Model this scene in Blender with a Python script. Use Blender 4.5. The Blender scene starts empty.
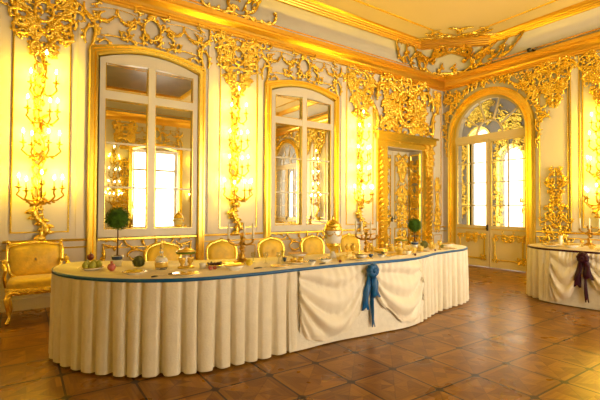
import bpy, math, random
from mathutils import Vector, Matrix
PI = math.pi
sc = bpy.context.scene
COL = sc.collection

# ---------------------------------------------------------------- camera
cam = bpy.data.cameras.new('camera'); camo = bpy.data.objects.new('camera', cam); COL.objects.link(camo)
cam.sensor_width = 36.0; cam.lens = 407.5 / 600 * 36; cam.clip_start = 0.05; cam.clip_end = 200
yaw, pit, rol = math.radians(-34.387), math.radians(1.0143), math.radians(0.3266)
F = Vector((-math.sin(yaw) * math.cos(pit), math.cos(yaw) * math.cos(pit), math.sin(pit)))
R = Vector((math.cos(yaw), math.sin(yaw), 0)); U = R.cross(F)
R, U = R * math.cos(rol) + U * math.sin(rol), -R * math.sin(rol) + U * math.cos(rol)
camo.matrix_world = Matrix.Translation((-8.77, -6.42, 1.354)) @ Matrix((R, U, -F)).transposed().to_4x4()
sc.camera = camo
sc.view_settings.view_transform = 'Standard'; sc.view_settings.look = 'None'
sc.view_settings.gamma = 1; sc.view_settings.use_curve_mapping = False
sc.view_settings.exposure = 0.20
try:
    sc.cycles.use_denoising = True
    sc.cycles.max_bounces = 9; sc.cycles.diffuse_bounces = 4; sc.cycles.glossy_bounces = 6
    sc.cycles.sample_clamp_indirect = 6.0; sc.cycles.caustics_reflective = False; sc.cycles.caustics_refractive = False
except Exception: pass

# ---------------------------------------------------------------- daylight (sky seen through the windows) and portals
world = bpy.data.worlds.new('world'); sc.world = world; world.use_nodes = True
bg = world.node_tree.nodes['Background']; bg.inputs[0].default_value = (1.0, 0.88, 0.70, 1); bg.inputs[1].default_value = 5.0
def daylight(loc, rz, w, h, e):                               # bright sky filling one window of the front wall
    l = bpy.data.lights.new('window_daylight', 'AREA'); l.shape = 'RECTANGLE'; l.size = w; l.size_y = h; l.energy = e; l.color = (1., .83, .64)
    o = bpy.data.objects.new('window_daylight', l); COL.objects.link(o); o.location = loc
    o.rotation_euler = (PI / 2, 0, rz)      # shines into the room (+y)
LX, WY, HZ = 12.8, 8.6, 5.0                                   # room length, width, height
DWIN = (-1.95, -4.78)                                   # window centres on the front wall
for x, e in zip(DWIN, (300., 120.)): daylight((x, -WY - .45, 2.0), 0, 1.5, 2.8, e)
CANDLE = (1.0, 0.64, 0.02)
CANDLE_W = 8.2

# ---------------------------------------------------------------- materials
def mat(name, col, rough=.5, metal=0., bump=0., bscale=40., var=0., vscale=3., emit=0., coat=0., sheen=0., trans=0., spec=.5):
    m = bpy.data.materials.new(name); m.use_nodes = True; nt = m.node_tree; b = nt.nodes['Principled BSDF']
    b.inputs['Base Color'].default_value = (*col, 1); b.inputs['Roughness'].default_value = rough; b.inputs['Metallic'].default_value = metal
    b.inputs['Coat Weight'].default_value = coat; b.inputs['Transmission Weight'].default_value = trans; b.inputs['Specular IOR Level'].default_value = spec
    if sheen: b.inputs['Sheen Weight'].default_value = sheen
    if emit: b.inputs['Emission Color'].default_value = (*col, 1); b.inputs['Emission Strength'].default_value = emit
    tc = None
    if bump or var:
        tc = nt.nodes.new('ShaderNodeTexCoord')
    if var:
        n = nt.nodes.new('ShaderNodeTexNoise'); n.inputs['Scale'].default_value = vscale; n.inputs['Detail'].default_value = 4
        r = nt.nodes.new('ShaderNodeMapRange'); r.inputs['From Min'].default_value = .3; r.inputs['From Max'].default_value = .7
        r.inputs['To Min'].default_value = 1 - var; r.inputs['To Max'].default_value = 1 + var
        h = nt.nodes.new('ShaderNodeMix'); h.data_type = 'RGBA'; h.blend_type = 'MULTIPLY'; h.inputs[0].default_value = 1
        h.inputs[6].default_value = (*col, 1)
        nt.links.new(tc.outputs['Object'], n.inputs['Vector']); nt.links.new(n.outputs['Fac'], r.inputs['Value'])
        nt.links.new(r.outputs[0], h.inputs[7]); nt.links.new(h.outputs[2], b.inputs['Base Color'])
    if bump:
        n = nt.nodes.new('ShaderNodeTexNoise'); n.inputs['Scale'].default_value = bscale; n.inputs['Detail'].default_value = 3
        bp = nt.nodes.new('ShaderNodeBump'); bp.inputs['Strength'].default_value = bump; bp.inputs['Distance'].default_value = .02
        nt.links.new(tc.outputs['Object'], n.inputs['Vector']); nt.links.new(n.outputs['Fac'], bp.inputs['Height']); nt.links.new(bp.outputs[0], b.inputs['Normal'])
    return m
M_WALL = mat('cream_paint', (.88, .80, .69), .55, var=.02, vscale=1.5)
M_CEIL = mat('yellow_cream_ceiling_paint', (.84, .66, .30), .6, var=.03, vscale=.7)
M_COVE = mat('cove_paint', (.87, .80, .64), .6, var=.02)
M_WHITE = mat('white_gloss_paint', (.84, .79, .68), .35)
M_DOORY = mat('warm_light_tinted_door_paint', (.80, .65, .38), .4)  # ivory door paint with the warm light on the leaves tinted in
M_DOORP = mat('ivory_door_paint', (.80, .72, .56), .4)
M_GOLD = mat('gilding', (.94, .70, .13), .27, metal=1., bump=.7, bscale=38, var=.04, vscale=9)
M_GOLDF = mat('smooth_gilding', (.98, .75, .15), .25, metal=1., var=.03, vscale=2)
M_CORN = mat('gilded_cornice', (.92, .60, .11), .32, metal=.95, var=.03, vscale=2)
M_BRONZE = mat('gilt_bronze', (.46, .26, .04), .32, metal=.9, bump=.2, bscale=60)
M_MIRROR = mat('mirror_glass', (.86, .86, .82), .015, metal=1.)
M_CLOTH = mat('ivory_damask', (.86, .79, .64), .55, bump=.22, bscale=70, var=.035, vscale=14, sheen=.25)
M_SATIN = mat('ivory_satin', (.88, .81, .67), .42, bump=.12, bscale=50, var=.03, vscale=10, sheen=.2)
M_TOPCL = mat('candlelight_tinted_linen', (.88, .72, .42), .55, bump=.15, bscale=60, var=.03, vscale=12, sheen=.2)  # same ivory cloth as the skirt, candlelight's yellow put into its colour
M_UNDER = mat('underskirt_brocade', (.84, .79, .68), .55, bump=.3, bscale=60, var=.05, vscale=18)
M_BLUE = mat('blue_satin_ribbon', (.0, .10, .31), .4)
M_PURP = mat('dark_plum_satin_ribbon', (.035, .0, .012), .5, spec=.3)
M_UPH = mat('golden_damask_upholstery', (.88, .58, .04), .42, bump=.3, bscale=45, var=.12, vscale=16, sheen=.3)
M_WAX = mat('ivory_wax', (.9, .84, .66), .5)
M_FLAME = mat('candle_flame', (1., .78, .34), .5, emit=60.)
M_PORC = mat('white_porcelain', (.86, .84, .80), .12, coat=.5)
M_PBLUE = mat('cobalt_porcelain', (.015, .05, .16), .15, coat=.5)
M_GLASS = mat('clear_glass', (.97, .97, .95), .03, trans=1.)
M_YGLASS = mat('golden_lustre', (.85, .58, .10), .2, metal=.5)
M_LEAF = mat('topiary_leaves', (.055, .14, .006), .95, var=.4, vscale=25)
M_MOSS = mat('moss_green', (.15, .16, .04), .8, bump=.8, bscale=60, var=.35, vscale=40)
M_STEM = mat('brown_bark', (.12, .055, .02), .8)
M_SOIL = mat('brown_soil', (.14, .07, .025), .9, bump=.6, bscale=90)
M_PEAR = mat('green_pear_skin', (.42, .42, .06), .4, var=.2, vscale=20)
M_PLUM = mat('dark_red_plum_skin', (.16, .02, .015), .3)
M_POM = mat('pink_pomegranate_skin', (.55, .14, .13), .4, var=.25, vscale=22)
M_GRAPE = mat('dark_grapes', (.06, .02, .03), .3)
M_YEL = mat('yellow_fruit', (.85, .62, .03), .45, var=.1, vscale=20)
M_YELCL = mat('yellow_napkin_linen', (.85, .62, .12), .7, sheen=.2)
M_SILVER = mat('silver', (.75, .73, .68), .2, metal=1.)
M_DARK = mat('dark_metal', (.02, .018, .015), .4)
M_GREYIN = mat('grey_lacquer', (.26, .24, .21), .5)

def pane_material():
    m = bpy.data.materials.new('thin_window_glass'); m.use_nodes = True; nt = m.node_tree; nt.nodes.clear()
    o = nt.nodes.new('ShaderNodeOutputMaterial'); mx = nt.nodes.new('ShaderNodeMixShader'); lw = nt.nodes.new('ShaderNodeLayerWeight'); lw.inputs[0].default_value = .25; fr = nt.nodes.new('ShaderNodeMath'); fr.name = 'amount'; fr.operation = 'MULTIPLY'; fr.inputs[1].default_value = .5; nt.links.new(lw.outputs['Facing'], fr.inputs[0])
    tr = nt.nodes.new('ShaderNodeBsdfTransparent'); gl = nt.nodes.new('ShaderNodeBsdfGlossy'); gl.inputs['Roughness'].default_value = .02; tr.inputs[0].default_value = (.96, .97, .95, 1)
    nt.links.new(fr.outputs[0], mx.inputs[0]); nt.links.new(tr.outputs[0], mx.inputs[1]); nt.links.new(gl.outputs[0], mx.inputs[2]); nt.links.new(mx.outputs[0], o.inputs[0]); return m
M_PANE = pane_material()
M_THIN = M_PANE.copy(); M_THIN.name = 'thin_crystal'; M_THIN.node_tree.nodes['amount'].inputs[1].default_value = 1.1
def floor_material():
    m = bpy.data.materials.new('inlaid_parquet'); m.use_nodes = True; nt = m.node_tree; L = nt.links; b = nt.nodes['Principled BSDF']
    def N(t, **k):
        n = nt.nodes.new(t)
        for a, v in k.items(): setattr(n, a, v)
        return n
    def mth(op, a, b2=None, c=None):
        n = N('ShaderNodeMath', operation=op)
        for i, v in enumerate((a, b2, c)):
            if v is None: continue
            if isinstance(v, (int, float)): n.inputs[i].default_value = v
            else: L.new(v, n.inputs[i])
        return n.outputs[0]
    tc = N('ShaderNodeTexCoord'); sp = N('ShaderNodeSeparateXYZ'); L.new(tc.outputs['Object'], sp.inputs[0])
    T = .4625
    X = mth('DIVIDE', mth('ADD', sp.outputs[0], 7.561), T); Y = mth('DIVIDE', mth('ADD', sp.outputs[1], 3.556), T)
    fx, fy = mth('FLOOR', X), mth('FLOOR', Y)
    u = mth('SUBTRACT', mth('SUBTRACT', X, fx), .5); v = mth('SUBTRACT', mth('SUBTRACT', Y, fy), .5)
    au, av = mth('ABSOLUTE', u), mth('ABSOLUTE', v)
    mx = mth('MAXIMUM', au, av); sm = mth('ADD', au, av)
    line = mth('GREATER_THAN', mx, .483)
    dot = mth('GREATER_THAN', sm, .905)
    quad = mth('GREATER_THAN', au, av)                      # the four triangles of a tile
    inner = mth('LESS_THAN', sm, .30)                       # small lozenge
    border = mth('GREATER_THAN', mx, .40)
    sgu, sgv = mth('GREATER_THAN', u, 0.), mth('GREATER_THAN', v, 0.)
    diag = mth('GREATER_THAN', mth('MULTIPLY', u, v), 0.)
    pid = mth('ADD', mth('ADD', mth('MULTIPLY', quad, 1.7), mth('MULTIPLY', sgu, 3.1)), mth('ADD', mth('MULTIPLY', sgv, 5.3), mth('ADD', mth('MULTIPLY', inner, 7.9), mth('MULTIPLY', border, 2.3))))
    cv = N('ShaderNodeCombineXYZ'); L.new(mth('ADD', fx, .5), cv.inputs[0]); L.new(mth('ADD', fy, .5), cv.inputs[1]); L.new(pid, cv.inputs[2])
    wn = N('ShaderNodeTexWhiteNoise'); L.new(cv.outputs[0], wn.inputs['Vector'])
    rnd = wn.outputs['Value']
    # grain: stretched noise, turned 90 degrees from one triangle to the next
    ga = N('ShaderNodeCombineXYZ'); L.new(mth('MULTIPLY', sp.outputs[0], 3.), ga.inputs[0]); L.new(mth('MULTIPLY', sp.outputs[1], 60.), ga.inputs[1]); L.new(mth('MULTIPLY', rnd, 9.), ga.inputs[2])
    gb = N('ShaderNodeCombineXYZ'); L.new(mth('MULTIPLY', sp.outputs[0], 60.), gb.inputs[0]); L.new(mth('MULTIPLY', sp.outputs[1], 3.), gb.inputs[1]); L.new(mth('MULTIPLY', rnd, 9.), gb.inputs[2])
    sel = N('ShaderNodeMix', data_type='VECTOR'); L.new(mth('ABSOLUTE', mth('SUBTRACT', quad, inner)), sel.inputs[0]); L.new(ga.outputs[0], sel.inputs[4]); L.new(gb.outputs[0], sel.inputs[5])
    no = N('ShaderNodeTexNoise'); no.inputs['Scale'].default_value = 1.; no.inputs['Detail'].default_value = 5; L.new(sel.outputs[1], no.inputs['Vector'])
    fac = mth('ADD', mth('MULTIPLY', rnd, .42), mth('MULTIPLY', no.outputs['Fac'], .62))
    cr = N('ShaderNodeValToRGB'); e = cr.color_ramp.elements
    e[0].position = .12; e[0].color = (.13, .048, .005, 1); e[1].position = .95; e[1].color = (.46, .215, .022, 1)
    q = e.new(.5); q.color = (.25, .102, .010, 1)
    L.new(fac, cr.inputs[0])
    seam = mth('LESS_THAN', mth('ABSOLUTE', mth('SUBTRACT', au, av)), .012)
    dk = mth('MAXIMUM', mth('MULTIPLY', line, .93), mth('MAXIMUM', mth('MULTIPLY', dot, .93), mth('MULTIPLY', seam, .25)))
    mixc = N('ShaderNodeMix', data_type='RGBA'); L.new(dk, mixc.inputs[0]); L.new(cr.outputs[0], mixc.inputs[6]); mixc.inputs[7].default_value = (.022, .010, .004, 1)
    L.new(mixc.outputs[2], b.inputs['Base Color'])
    n2 = N('ShaderNodeTexNoise'); n2.inputs['Scale'].default_value = 2.5; L.new(tc.outputs['Object'], n2.inputs['Vector'])
    rr = mth('ADD', mth('MULTIPLY', n2.outputs['Fac'], .14), .22); L.new(rr, b.inputs['Roughness'])
    bp = N('ShaderNodeBump'); bp.inputs['Strength'].default_value = .12; bp.inputs['Distance'].default_value = .004
    L.new(mth('SUBTRACT', no.outputs['Fac'], mth('MULTIPLY', line, 1.)), bp.inputs['Height']); L.new(bp.outputs[0], b.inputs['Normal'])
    b.inputs['Specular IOR Level'].default_value = .24
    return m
M_FLOOR = floor_material()

def fresco_material():
    m = bpy.data.materials.new('dark_ceiling_painting'); m.use_nodes = True; nt = m.node_tree; b = nt.nodes['Principled BSDF']
    tc = nt.nodes.new('ShaderNodeTexCoord'); n = nt.nodes.new('ShaderNodeTexNoise'); n.inputs['Scale'].default_value = 1.1; n.inputs['Detail'].default_value = 7; n.inputs['Distortion'].default_value = 1.2
    cr = nt.nodes.new('ShaderNodeValToRGB'); e = cr.color_ramp.elements
    e[0].position = .3; e[0].color = (.03, .014, .006, 1); e[1].position = .75; e[1].color = (.16, .10, .05, 1)
    nt.links.new(tc.outputs['Object'], n.inputs['Vector']); nt.links.new(n.outputs['Fac'], cr.inputs[0]); nt.links.new(cr.outputs[0], b.inputs['Base Color'])
    b.inputs['Roughness'].default_value = .3
    return m
M_FRESCO = fresco_material()

# ---------------------------------------------------------------- mesh building
class MB:
    def __init__(s): s.v = []; s.f = []; s.sm = []
    def add(s, vs, fs, smooth=True):
        o = len(s.v); s.v += [tuple(p) for p in vs]; s.f += [tuple(i + o for i in f) for f in fs]; s.sm += [smooth] * len(fs); return s
    def box(s, x0, x1, y0, y1, z0, z1):
        return s.add([(x0,y0,z0),(x1,y0,z0),(x1,y1,z0),(x0,y1,z0),(x0,y0,z1),(x1,y0,z1),(x1,y1,z1),(x0,y1,z1)],
                     [(0,3,2,1),(4,5,6,7),(0,1,5,4),(1,2,6,5),(2,3,7,6),(3,0,4,7)], False)
    def prism(s, poly, y0, y1):                 # poly of (x, z), extruded along y
        n = len(poly); vs = [(x, y0, z) for x, z in poly] + [(x, y1, z) for x, z in poly]
        fs = [tuple(range(n)), tuple(range(2 * n - 1, n - 1, -1))] + [(i, i + n, (i + 1) % n + n, (i + 1) % n) for i in range(n)]
        return s.add(vs, fs, False)
    def tube(s, pts, rad, n=6, closed=False, flat=1.0):
        pts = [Vector(p) for p in pts]; m = len(pts)
        if isinstance(rad, (int, float)): rad = [rad] * m
        up = Vector((0, 1, 0)); vs = []
        for i, p in enumerate(pts):
            a = pts[(i - 1) % m] if (closed or i > 0) else pts[i]; b = pts[(i + 1) % m] if (closed or i < m - 1) else pts[i]
            t = (b - a); t = t.normalized() if t.length > 1e-9 else Vector((0, 0, 1))
            x = up.cross(t)
            if x.length < .15: x = Vector((1, 0, 0)).cross(t)
            x.normalize(); y = t.cross(x); up = y if up.dot(y) >= 0 else -y
            y = up
            for k in range(n):
                an = 2 * PI * k / n; vs.append(p + (x * math.cos(an) + y * math.sin(an) * flat) * rad[i])
        fs = []
        for i in range(m if closed else m - 1):
            j = (i + 1) % m
            for k in range(n): k2 = (k + 1) % n; fs.append((i * n + k, i * n + k2, j * n + k2, j * n + k))
        if not closed: fs += [tuple(range(n - 1, -1, -1)), tuple(range((m - 1) * n, m * n))]
        return s.add(vs, fs)
    def lathe(s, prof, c=(0, 0, 0), n=20, sx=1., sy=1.):        # prof of (r, z)
        vs = []; m = len(prof)
        for r, z in prof:
            for k in range(n): a = 2 * PI * k / n; vs.append((c[0] + r * math.cos(a) * sx, c[1] + r * math.sin(a) * sy, c[2] + z))
        fs = [(i * n + k, i * n + (k + 1) % n, (i + 1) * n + (k + 1) % n, (i + 1) * n + k) for i in range(m - 1) for k in range(n)]
        if prof[0][0] > 1e-5: fs.append(tuple(range(n - 1, -1, -1)))
        if prof[-1][0] > 1e-5: fs.append(tuple(range((m - 1) * n, m * n)))
        return s.add(vs, fs)
    def ball(s, c, r, n=10, sz=1., seed=None, amp=0.):
        rnd = random.Random(seed); vs = []; m = max(5, n // 2 + 1)
        for i in range(m + 1):
            t = PI * i / m
            for k in range(n):
                a = 2 * PI * k / n; q = r * (1 + (rnd.uniform(-amp, amp) if amp and 0 < i < m else 0))
                vs.append((c[0] + q * math.sin(t) * math.cos(a), c[1] + q * math.sin(t) * math.sin(a), c[2] - q * math.cos(t) * sz))
        fs = [(i * n + k, i * n + (k + 1) % n, (i + 1) * n + (k + 1) % n, (i + 1) * n + k) for i in range(m) for k in range(n)]
        return s.add(vs, fs)
    def grid(s, fn, nu, nv, closed=False):
        vs = [fn(i, j) for i in range(nu) for j in range(nv)]
        fs = [(i * nv + j, ((i + 1) % nu) * nv + j, ((i + 1) % nu) * nv + j + 1, i * nv + j + 1) for i in range(nu if closed else nu - 1) for j in range(nv - 1)]
        return s.add(vs, fs)
    def build(s, name, m, parent=None, loc=None, rz=0., bevel=0., solid=0., merge=False):
        me = bpy.data.meshes.new(name); me.from_pydata(s.v, [], s.f); me.materials.append(m)
        me.polygons.foreach_set('use_smooth', s.sm); me.update(); me.validate()
        o = bpy.data.objects.new(name, me); COL.objects.link(o)
        if parent: o.parent = parent
        if loc: o.location = loc
        if rz: o.rotation_euler = (0, 0, rz)
        if merge: w = o.modifiers.new('weld', 'WELD'); w.merge_threshold = 1e-4
        if solid: w = o.modifiers.new('solid', 'SOLIDIFY'); w.thickness = solid; w.offset = -1
        if bevel: w = o.modifiers.new('bevel', 'BEVEL'); w.width = bevel; w.segments = 2; w.limit_method = 'ANGLE'
        return o
def empty(name, loc=(0, 0, 0), rz=0.):
    o = bpy.data.objects.new(name, None); COL.objects.link(o); o.location = loc; o.rotation_euler = (0, 0, rz); o.empty_display_size = .1; return o
def tag(o, label, cat, group=None):
    o['label'] = label; o['category'] = cat
    if group: o['group'] = group
    return o
def struct(o): o['kind'] = 'structure'; return o
def kids(o): return [c for c in bpy.data.objects if c.parent == o]
def copy_tree(o, parent=None):
    c = o.copy(); COL.objects.link(c); c.parent = parent
    for ch in kids(o): copy_tree(ch, c)
    return c
# wall frames: a local frame with x to the right, z up and the room on the -y side
def W_BACK(x, z=0, y=0): return (x, -y, z), 0.
def W_RIGHT(u, z=0, y=0): return (-y, -u, z), -PI / 2          # u grows to the right, away from the corner
def W_FRONT(x, z=0, y=0): return (x, -WY + y, z), PI
def W_LEFT(u, z=0, y=0): return (-LX + y, -u, z), PI / 2

# ---------------------------------------------------------------- room shell
f = MB(); f.box(-LX - .5, 3.6, -WY - .5, 2.2, -.1, 0); f.box(.3, 3.6, -15., -WY - .5, -.1, 0); struct(f.build('floor', M_FLOOR))
def arch_pts(u0, u1, zs, n=20, rise=None):
    c = (u0 + u1) / 2; r = (u1 - u0) / 2; k = r if rise is None else rise
    return [(c - r * math.cos(PI * i / n), zs + k * math.sin(PI * i / n)) for i in range(n + 1)]
def wall_mesh(u0, u1, H, th, ops):              # ops: (a, b, z0, z1, arched)
    m = MB(); x = u0
    for a, b, z0, z1, ar in sorted(ops):
        m.box(x, a, 0, th, 0, H)
        if z0 > .01: m.box(a, b, 0, th, 0, z0)
        if ar: m.prism([(a, H)] + arch_pts(a, b, z1 - (b - a) / 2) + [(b, H)], 0, th)
        else: m.box(a, b, 0, th, z1, H)
        x = b
    m.box(x, u1, 0, th, 0, H); return m
o = wall_mesh(-LX - .3, 0, HZ + .1, .45, [(-2.05, -.83, 0, 2.73, False)]).build('wall_back', M_WALL); struct(o)
DB = [(.31, 2.07, 0, 3.95, True), (6.53, 8.29, 0, 3.95, True)]
o = wall_mesh(0, WY, HZ + .1, .30, DB).build('wall_right', M_WALL, rz=-PI / 2); struct(o)
dw = [(-x - .78, -x + .78, .55, 3.35, False) for x in DWIN]
o = wall_mesh(0, LX, HZ + .1, .4, dw).build('wall_front', M_WALL, loc=(0, -WY, 0), rz=PI); struct(o)
o = wall_mesh(0, WY, HZ + .1, .3, []).build('wall_left', M_WALL, loc=(-LX, -WY, 0), rz=PI / 2); struct(o)
o = MB().box(-LX - .4, .4, -WY - .4, .45, HZ, HZ + .15).build('ceiling', M_CEIL); struct(o)
# cove, cornice and mouldings run as one profile round the room (distance from the wall, height)
CHAM = lambda d: 0. if d < .05 else .50 + .5 * max(0., min(1., (d - .06) / .44))          # the cove and its moulding cut the corner diagonally
def ring(prof, name, m, smooth=True, cham=False):
    mb = MB(); vs = []
    for k in range(4):
        for h in (0, 1):
            for d, z in prof:
                c = CHAM(d) if cham else 0; a, b = (d + (c if h == 0 else 0), d + (c if h == 1 else 0))
                vs.append([(-LX + b, -WY + a, z), (-a, -WY + b, z), (-b, -a, z), (-LX + a, -b, z)][k])
    n = len(prof); fs = [(k * n + j, k * n + j + 1, ((k + 1) % 8) * n + j + 1, ((k + 1) % 8) * n + j) for k in range(8) for j in range(n - 1)]
    if not cham: fs = [f for i, f in enumerate(fs) if (i // (n - 1)) % 2]
    mb.add(vs, fs, smooth); return struct(mb.build(name, m))
COVE = [(.045, 4.56), (.06, 4.64), (.11, 4.73), (.20, 4.82), (.34, 4.90), (.50, 4.94)]
def cove_at(q):
    q = max(0., min(1., q)) * 5; i = min(4, int(q)); u = q - i; return [COVE[i][c] * (1 - u) + COVE[i + 1][c] * u for c in (0, 1)]
ring(COVE, 'trim_1', M_COVE, True, True)
ring([(0, 4.29), (.03, 4.30), (.03, 4.33), (.055, 4.34), (.055, 4.36), (.08, 4.37), (.10, 4.40), (.14, 4.43), (.18, 4.45), (.18, 4.47), (.22, 4.48), (.22, 4.53), (.20, 4.54), (.20, 4.56), (.05, 4.575)], 'trim_2', M_CORN, False)
ring([(.05, 4.645), (.068, 4.65), (.083, 4.668), (.068, 4.66)], 'trim_3', M_GOLDF, False)
ring([(.44, 4.925), (.45, 4.90), (.49, 4.90), (.50, 4.925), (.53, 4.925), (.54, 4.945), (.58, 4.945), (.59, 4.965), (.62, 4.97), (.63, 4.985), (.68, 5.0)], 'trim_4', M_CORN, False, True)
ring([(1.09, 5.0), (1.095, 4.985), (1.125, 4.985), (1.13, 5.0)], 'trim_5', M_GOLDF, False)
# large dark ceiling painting in its gilt moulding, beyond the frame but seen in the mirrors
t = empty('ceiling_painting', (-7.4, -4.9, HZ)); tag(t, 'dark brown painted panel set in the ceiling, mirrored in the upper panes', 'painting')
MB().box(-2.9, 2.9, -2.0, 2.0, -.03, 0).build('painted_panel', M_FRESCO, t)
MB().add([(sx * (2.9 + e), sy * (2.0 + e), z) for e, z in ((0, -.03), (.05, -.08), (.14, -.08), (.2, 0)) for sx, sy in ((-1,-1),(1,-1),(1,1),(-1,1))],
         [(4 * j + k, 4 * j + (k + 1) % 4, 4 * j + 4 + (k + 1) % 4, 4 * j + 4 + k) for j in range(3) for k in range(4)], False).build('gilt_moulding', M_GOLDF, t)

TR = [6]; BN = [0]
def trim(mb, m, place, name=None):
    (loc, rz) = place
    o = mb.build(name or 'trim_%d' % TR[0], m, loc=loc, rz=rz)
    if not name: TR[0] += 1
    return struct(o)
def rect_frame(mb, x0, x1, z0, z1, w=.022, d=.022, y=0.):
    prof = [(0, 0), (.25 * w, -d), (.7 * w, -d), (w, -d * .2)]
    vs = []
    for e, yy in prof:
        vs += [(x0 + e, y + yy, z0 + e), (x1 - e, y + yy, z0 + e), (x1 - e, y + yy, z1 - e), (x0 + e, y + yy, z1 - e)]
    fs = [(4 * j + k, 4 * j + (k + 1) % 4, 4 * j + 4 + (k + 1) % 4, 4 * j + 4 + k) for j in range(3) for k in range(4)]
    return mb.add(vs, fs, False)
RAILP = [(0, .90), (-.035, .895), (-.045, .875), (-.03, .86), (-.02, .84), (0, .835)]
def rail(segs, wf, nm):
    m = MB(); g = MB(); b = MB()
    for a, c in segs:
        m.add([(x, y, z) for x in (a, c) for y, z in [(0, .905), (-.04, .90), (-.045, .885), (-.028, .87), (0, .868)]], [(j, j + 1, j + 6, j + 5) for j in range(4)] , False)
        g.add([(x, y, z) for x in (a, c) for y, z in [(0, .795), (-.012, .79), (-.016, .778), (0, .77)]], [(j, j + 1, j + 5, j + 4) for j in range(3)], False)
        b.box(a, c, -.025, 0, 0, .13); b.box(a, c, -.035, 0, .13, .15)
    trim(m, M_GOLDF, wf(0)); trim(g, M_GOLDF, wf(0)); trim(b, M_WALL, wf(0), 'baseboard_' + nm)
rail([(-LX, -9.13), (-8.96, -8.01), (-6.3, -5.2), (-3.43, -2.38), (-.49, 0)], W_BACK, 'back')
rail([(0, .1), (2.25, 6.3), (8.5, WY)], W_RIGHT, 'right')
for a, b in ((-7.87, -6.43), (-5.06, -3.56)):
    m = MB().add([(x, y, z) for x in (a, b) for y, z in [(0, .90), (-.05, .895), (-.055, .87), (-.03, .855), (0, .85)]], [(j, j + 1, j + 6, j + 5) for j in range(4)], False)
    trim(m, M_GOLDF, W_BACK(0))

# gilt panel mouldings: (wall, x0, x1, z0, z1)
def panel(wf, x0, x1, z0, z1, w=.024): trim(rect_frame(MB(), x0, x1, z0, z1, w, .02), M_GOLDF, wf(0))
for x0, x1 in ((-8.89, -8.22), (-6.03, -5.31), (-3.23, -2.45)):
    panel(W_BACK, x0, x1, .99, 4.26); panel(W_BACK, x0 + .02, x1 - .02, .2, .7, .02)
for x0, x1 in ((-7.8, -6.5), (-5.0, -3.62)): panel(W_BACK, x0, x1, .2, .76, .02)
panel(W_BACK, -.44, -.1, .99, 4.26); panel(W_BACK, -.42, -.1, .2, .7, .02)
for x0, x1 in ((2.3, 2.85), (3.08, 3.75), (4.85, 5.55), (5.75, 6.25)):
    panel(W_RIGHT, x0, x1, .99, 4.26); panel(W_RIGHT, x0, x1, .2, .7, .02)
for x0 in (-12.6, -11.4, -10.2, -8.9, -6.15, -3.35, -.95):
    panel(W_FRONT, x0, x0 + .6, .99, 4.26); panel(W_FRONT, x0, x0 + .6, .2, .7, .02)
for u0 in (.4, 2.2, 4.0, 5.8): panel(W_LEFT, u0, u0 + 1.4, .99, 4.26)
# flat pilaster strips beside the panels
for x in (-8.10, -6.19, -5.26, -3.33): trim(MB().box(x - .045, x + .045, -.018, 0, .92, 4.28), M_WALL, W_BACK(0))
for u in (2.97,): trim(MB().box(u - .07, u + .07, -.03, 0, .92, 4.28), M_WALL, W_RIGHT(0)); 
for u in (2.90, 3.04): trim(MB().box(u - .006, u + .006, -.04, 0, .92, 4.28), M_GOLDF, W_RIGHT(0))

# ---------------------------------------------------------------- windows (mirror-glazed on the back wall)
def seg_arch(x0, x1, zs, rise, n=12):
    return [(x0 + (x1 - x0) * i / n, zs + rise * math.sin(PI * i / n) ** .9 if 0 < i < n else zs) for i in range(n + 1)]
def gilt_arch_frame(mb, x0, x1, z0, zs, rise, w, prof, n=14):
    outer = [(x0, z0)] + seg_arch(x0, x1, zs, rise, n) + [(x1, z0)]
    inner = [(x0 + w, z0)] + seg_arch(x0 + w, x1 - w, zs - w, rise, n) + [(x1 - w, z0)]
    vs = []
    for k, y in prof:
        for (a, b), (c, d) in zip(outer, inner): vs.append((a + (c - a) * k, y, b + (d - b) * k))
    m = len(outer); fs = [(j * m + i, j * m + i + 1, (j + 1) * m + i + 1, (j + 1) * m + i) for j in range(len(prof) - 1) for i in range(m - 1)]
    return mb.add(vs, fs, False)
FP = [(0, 0), (.02, -.05), (.12, -.075), (.3, -.075), (.36, -.055), (.5, -.055), (.6, -.085), (.8, -.085), (.9, -.05), (1, -.02)]
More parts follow.
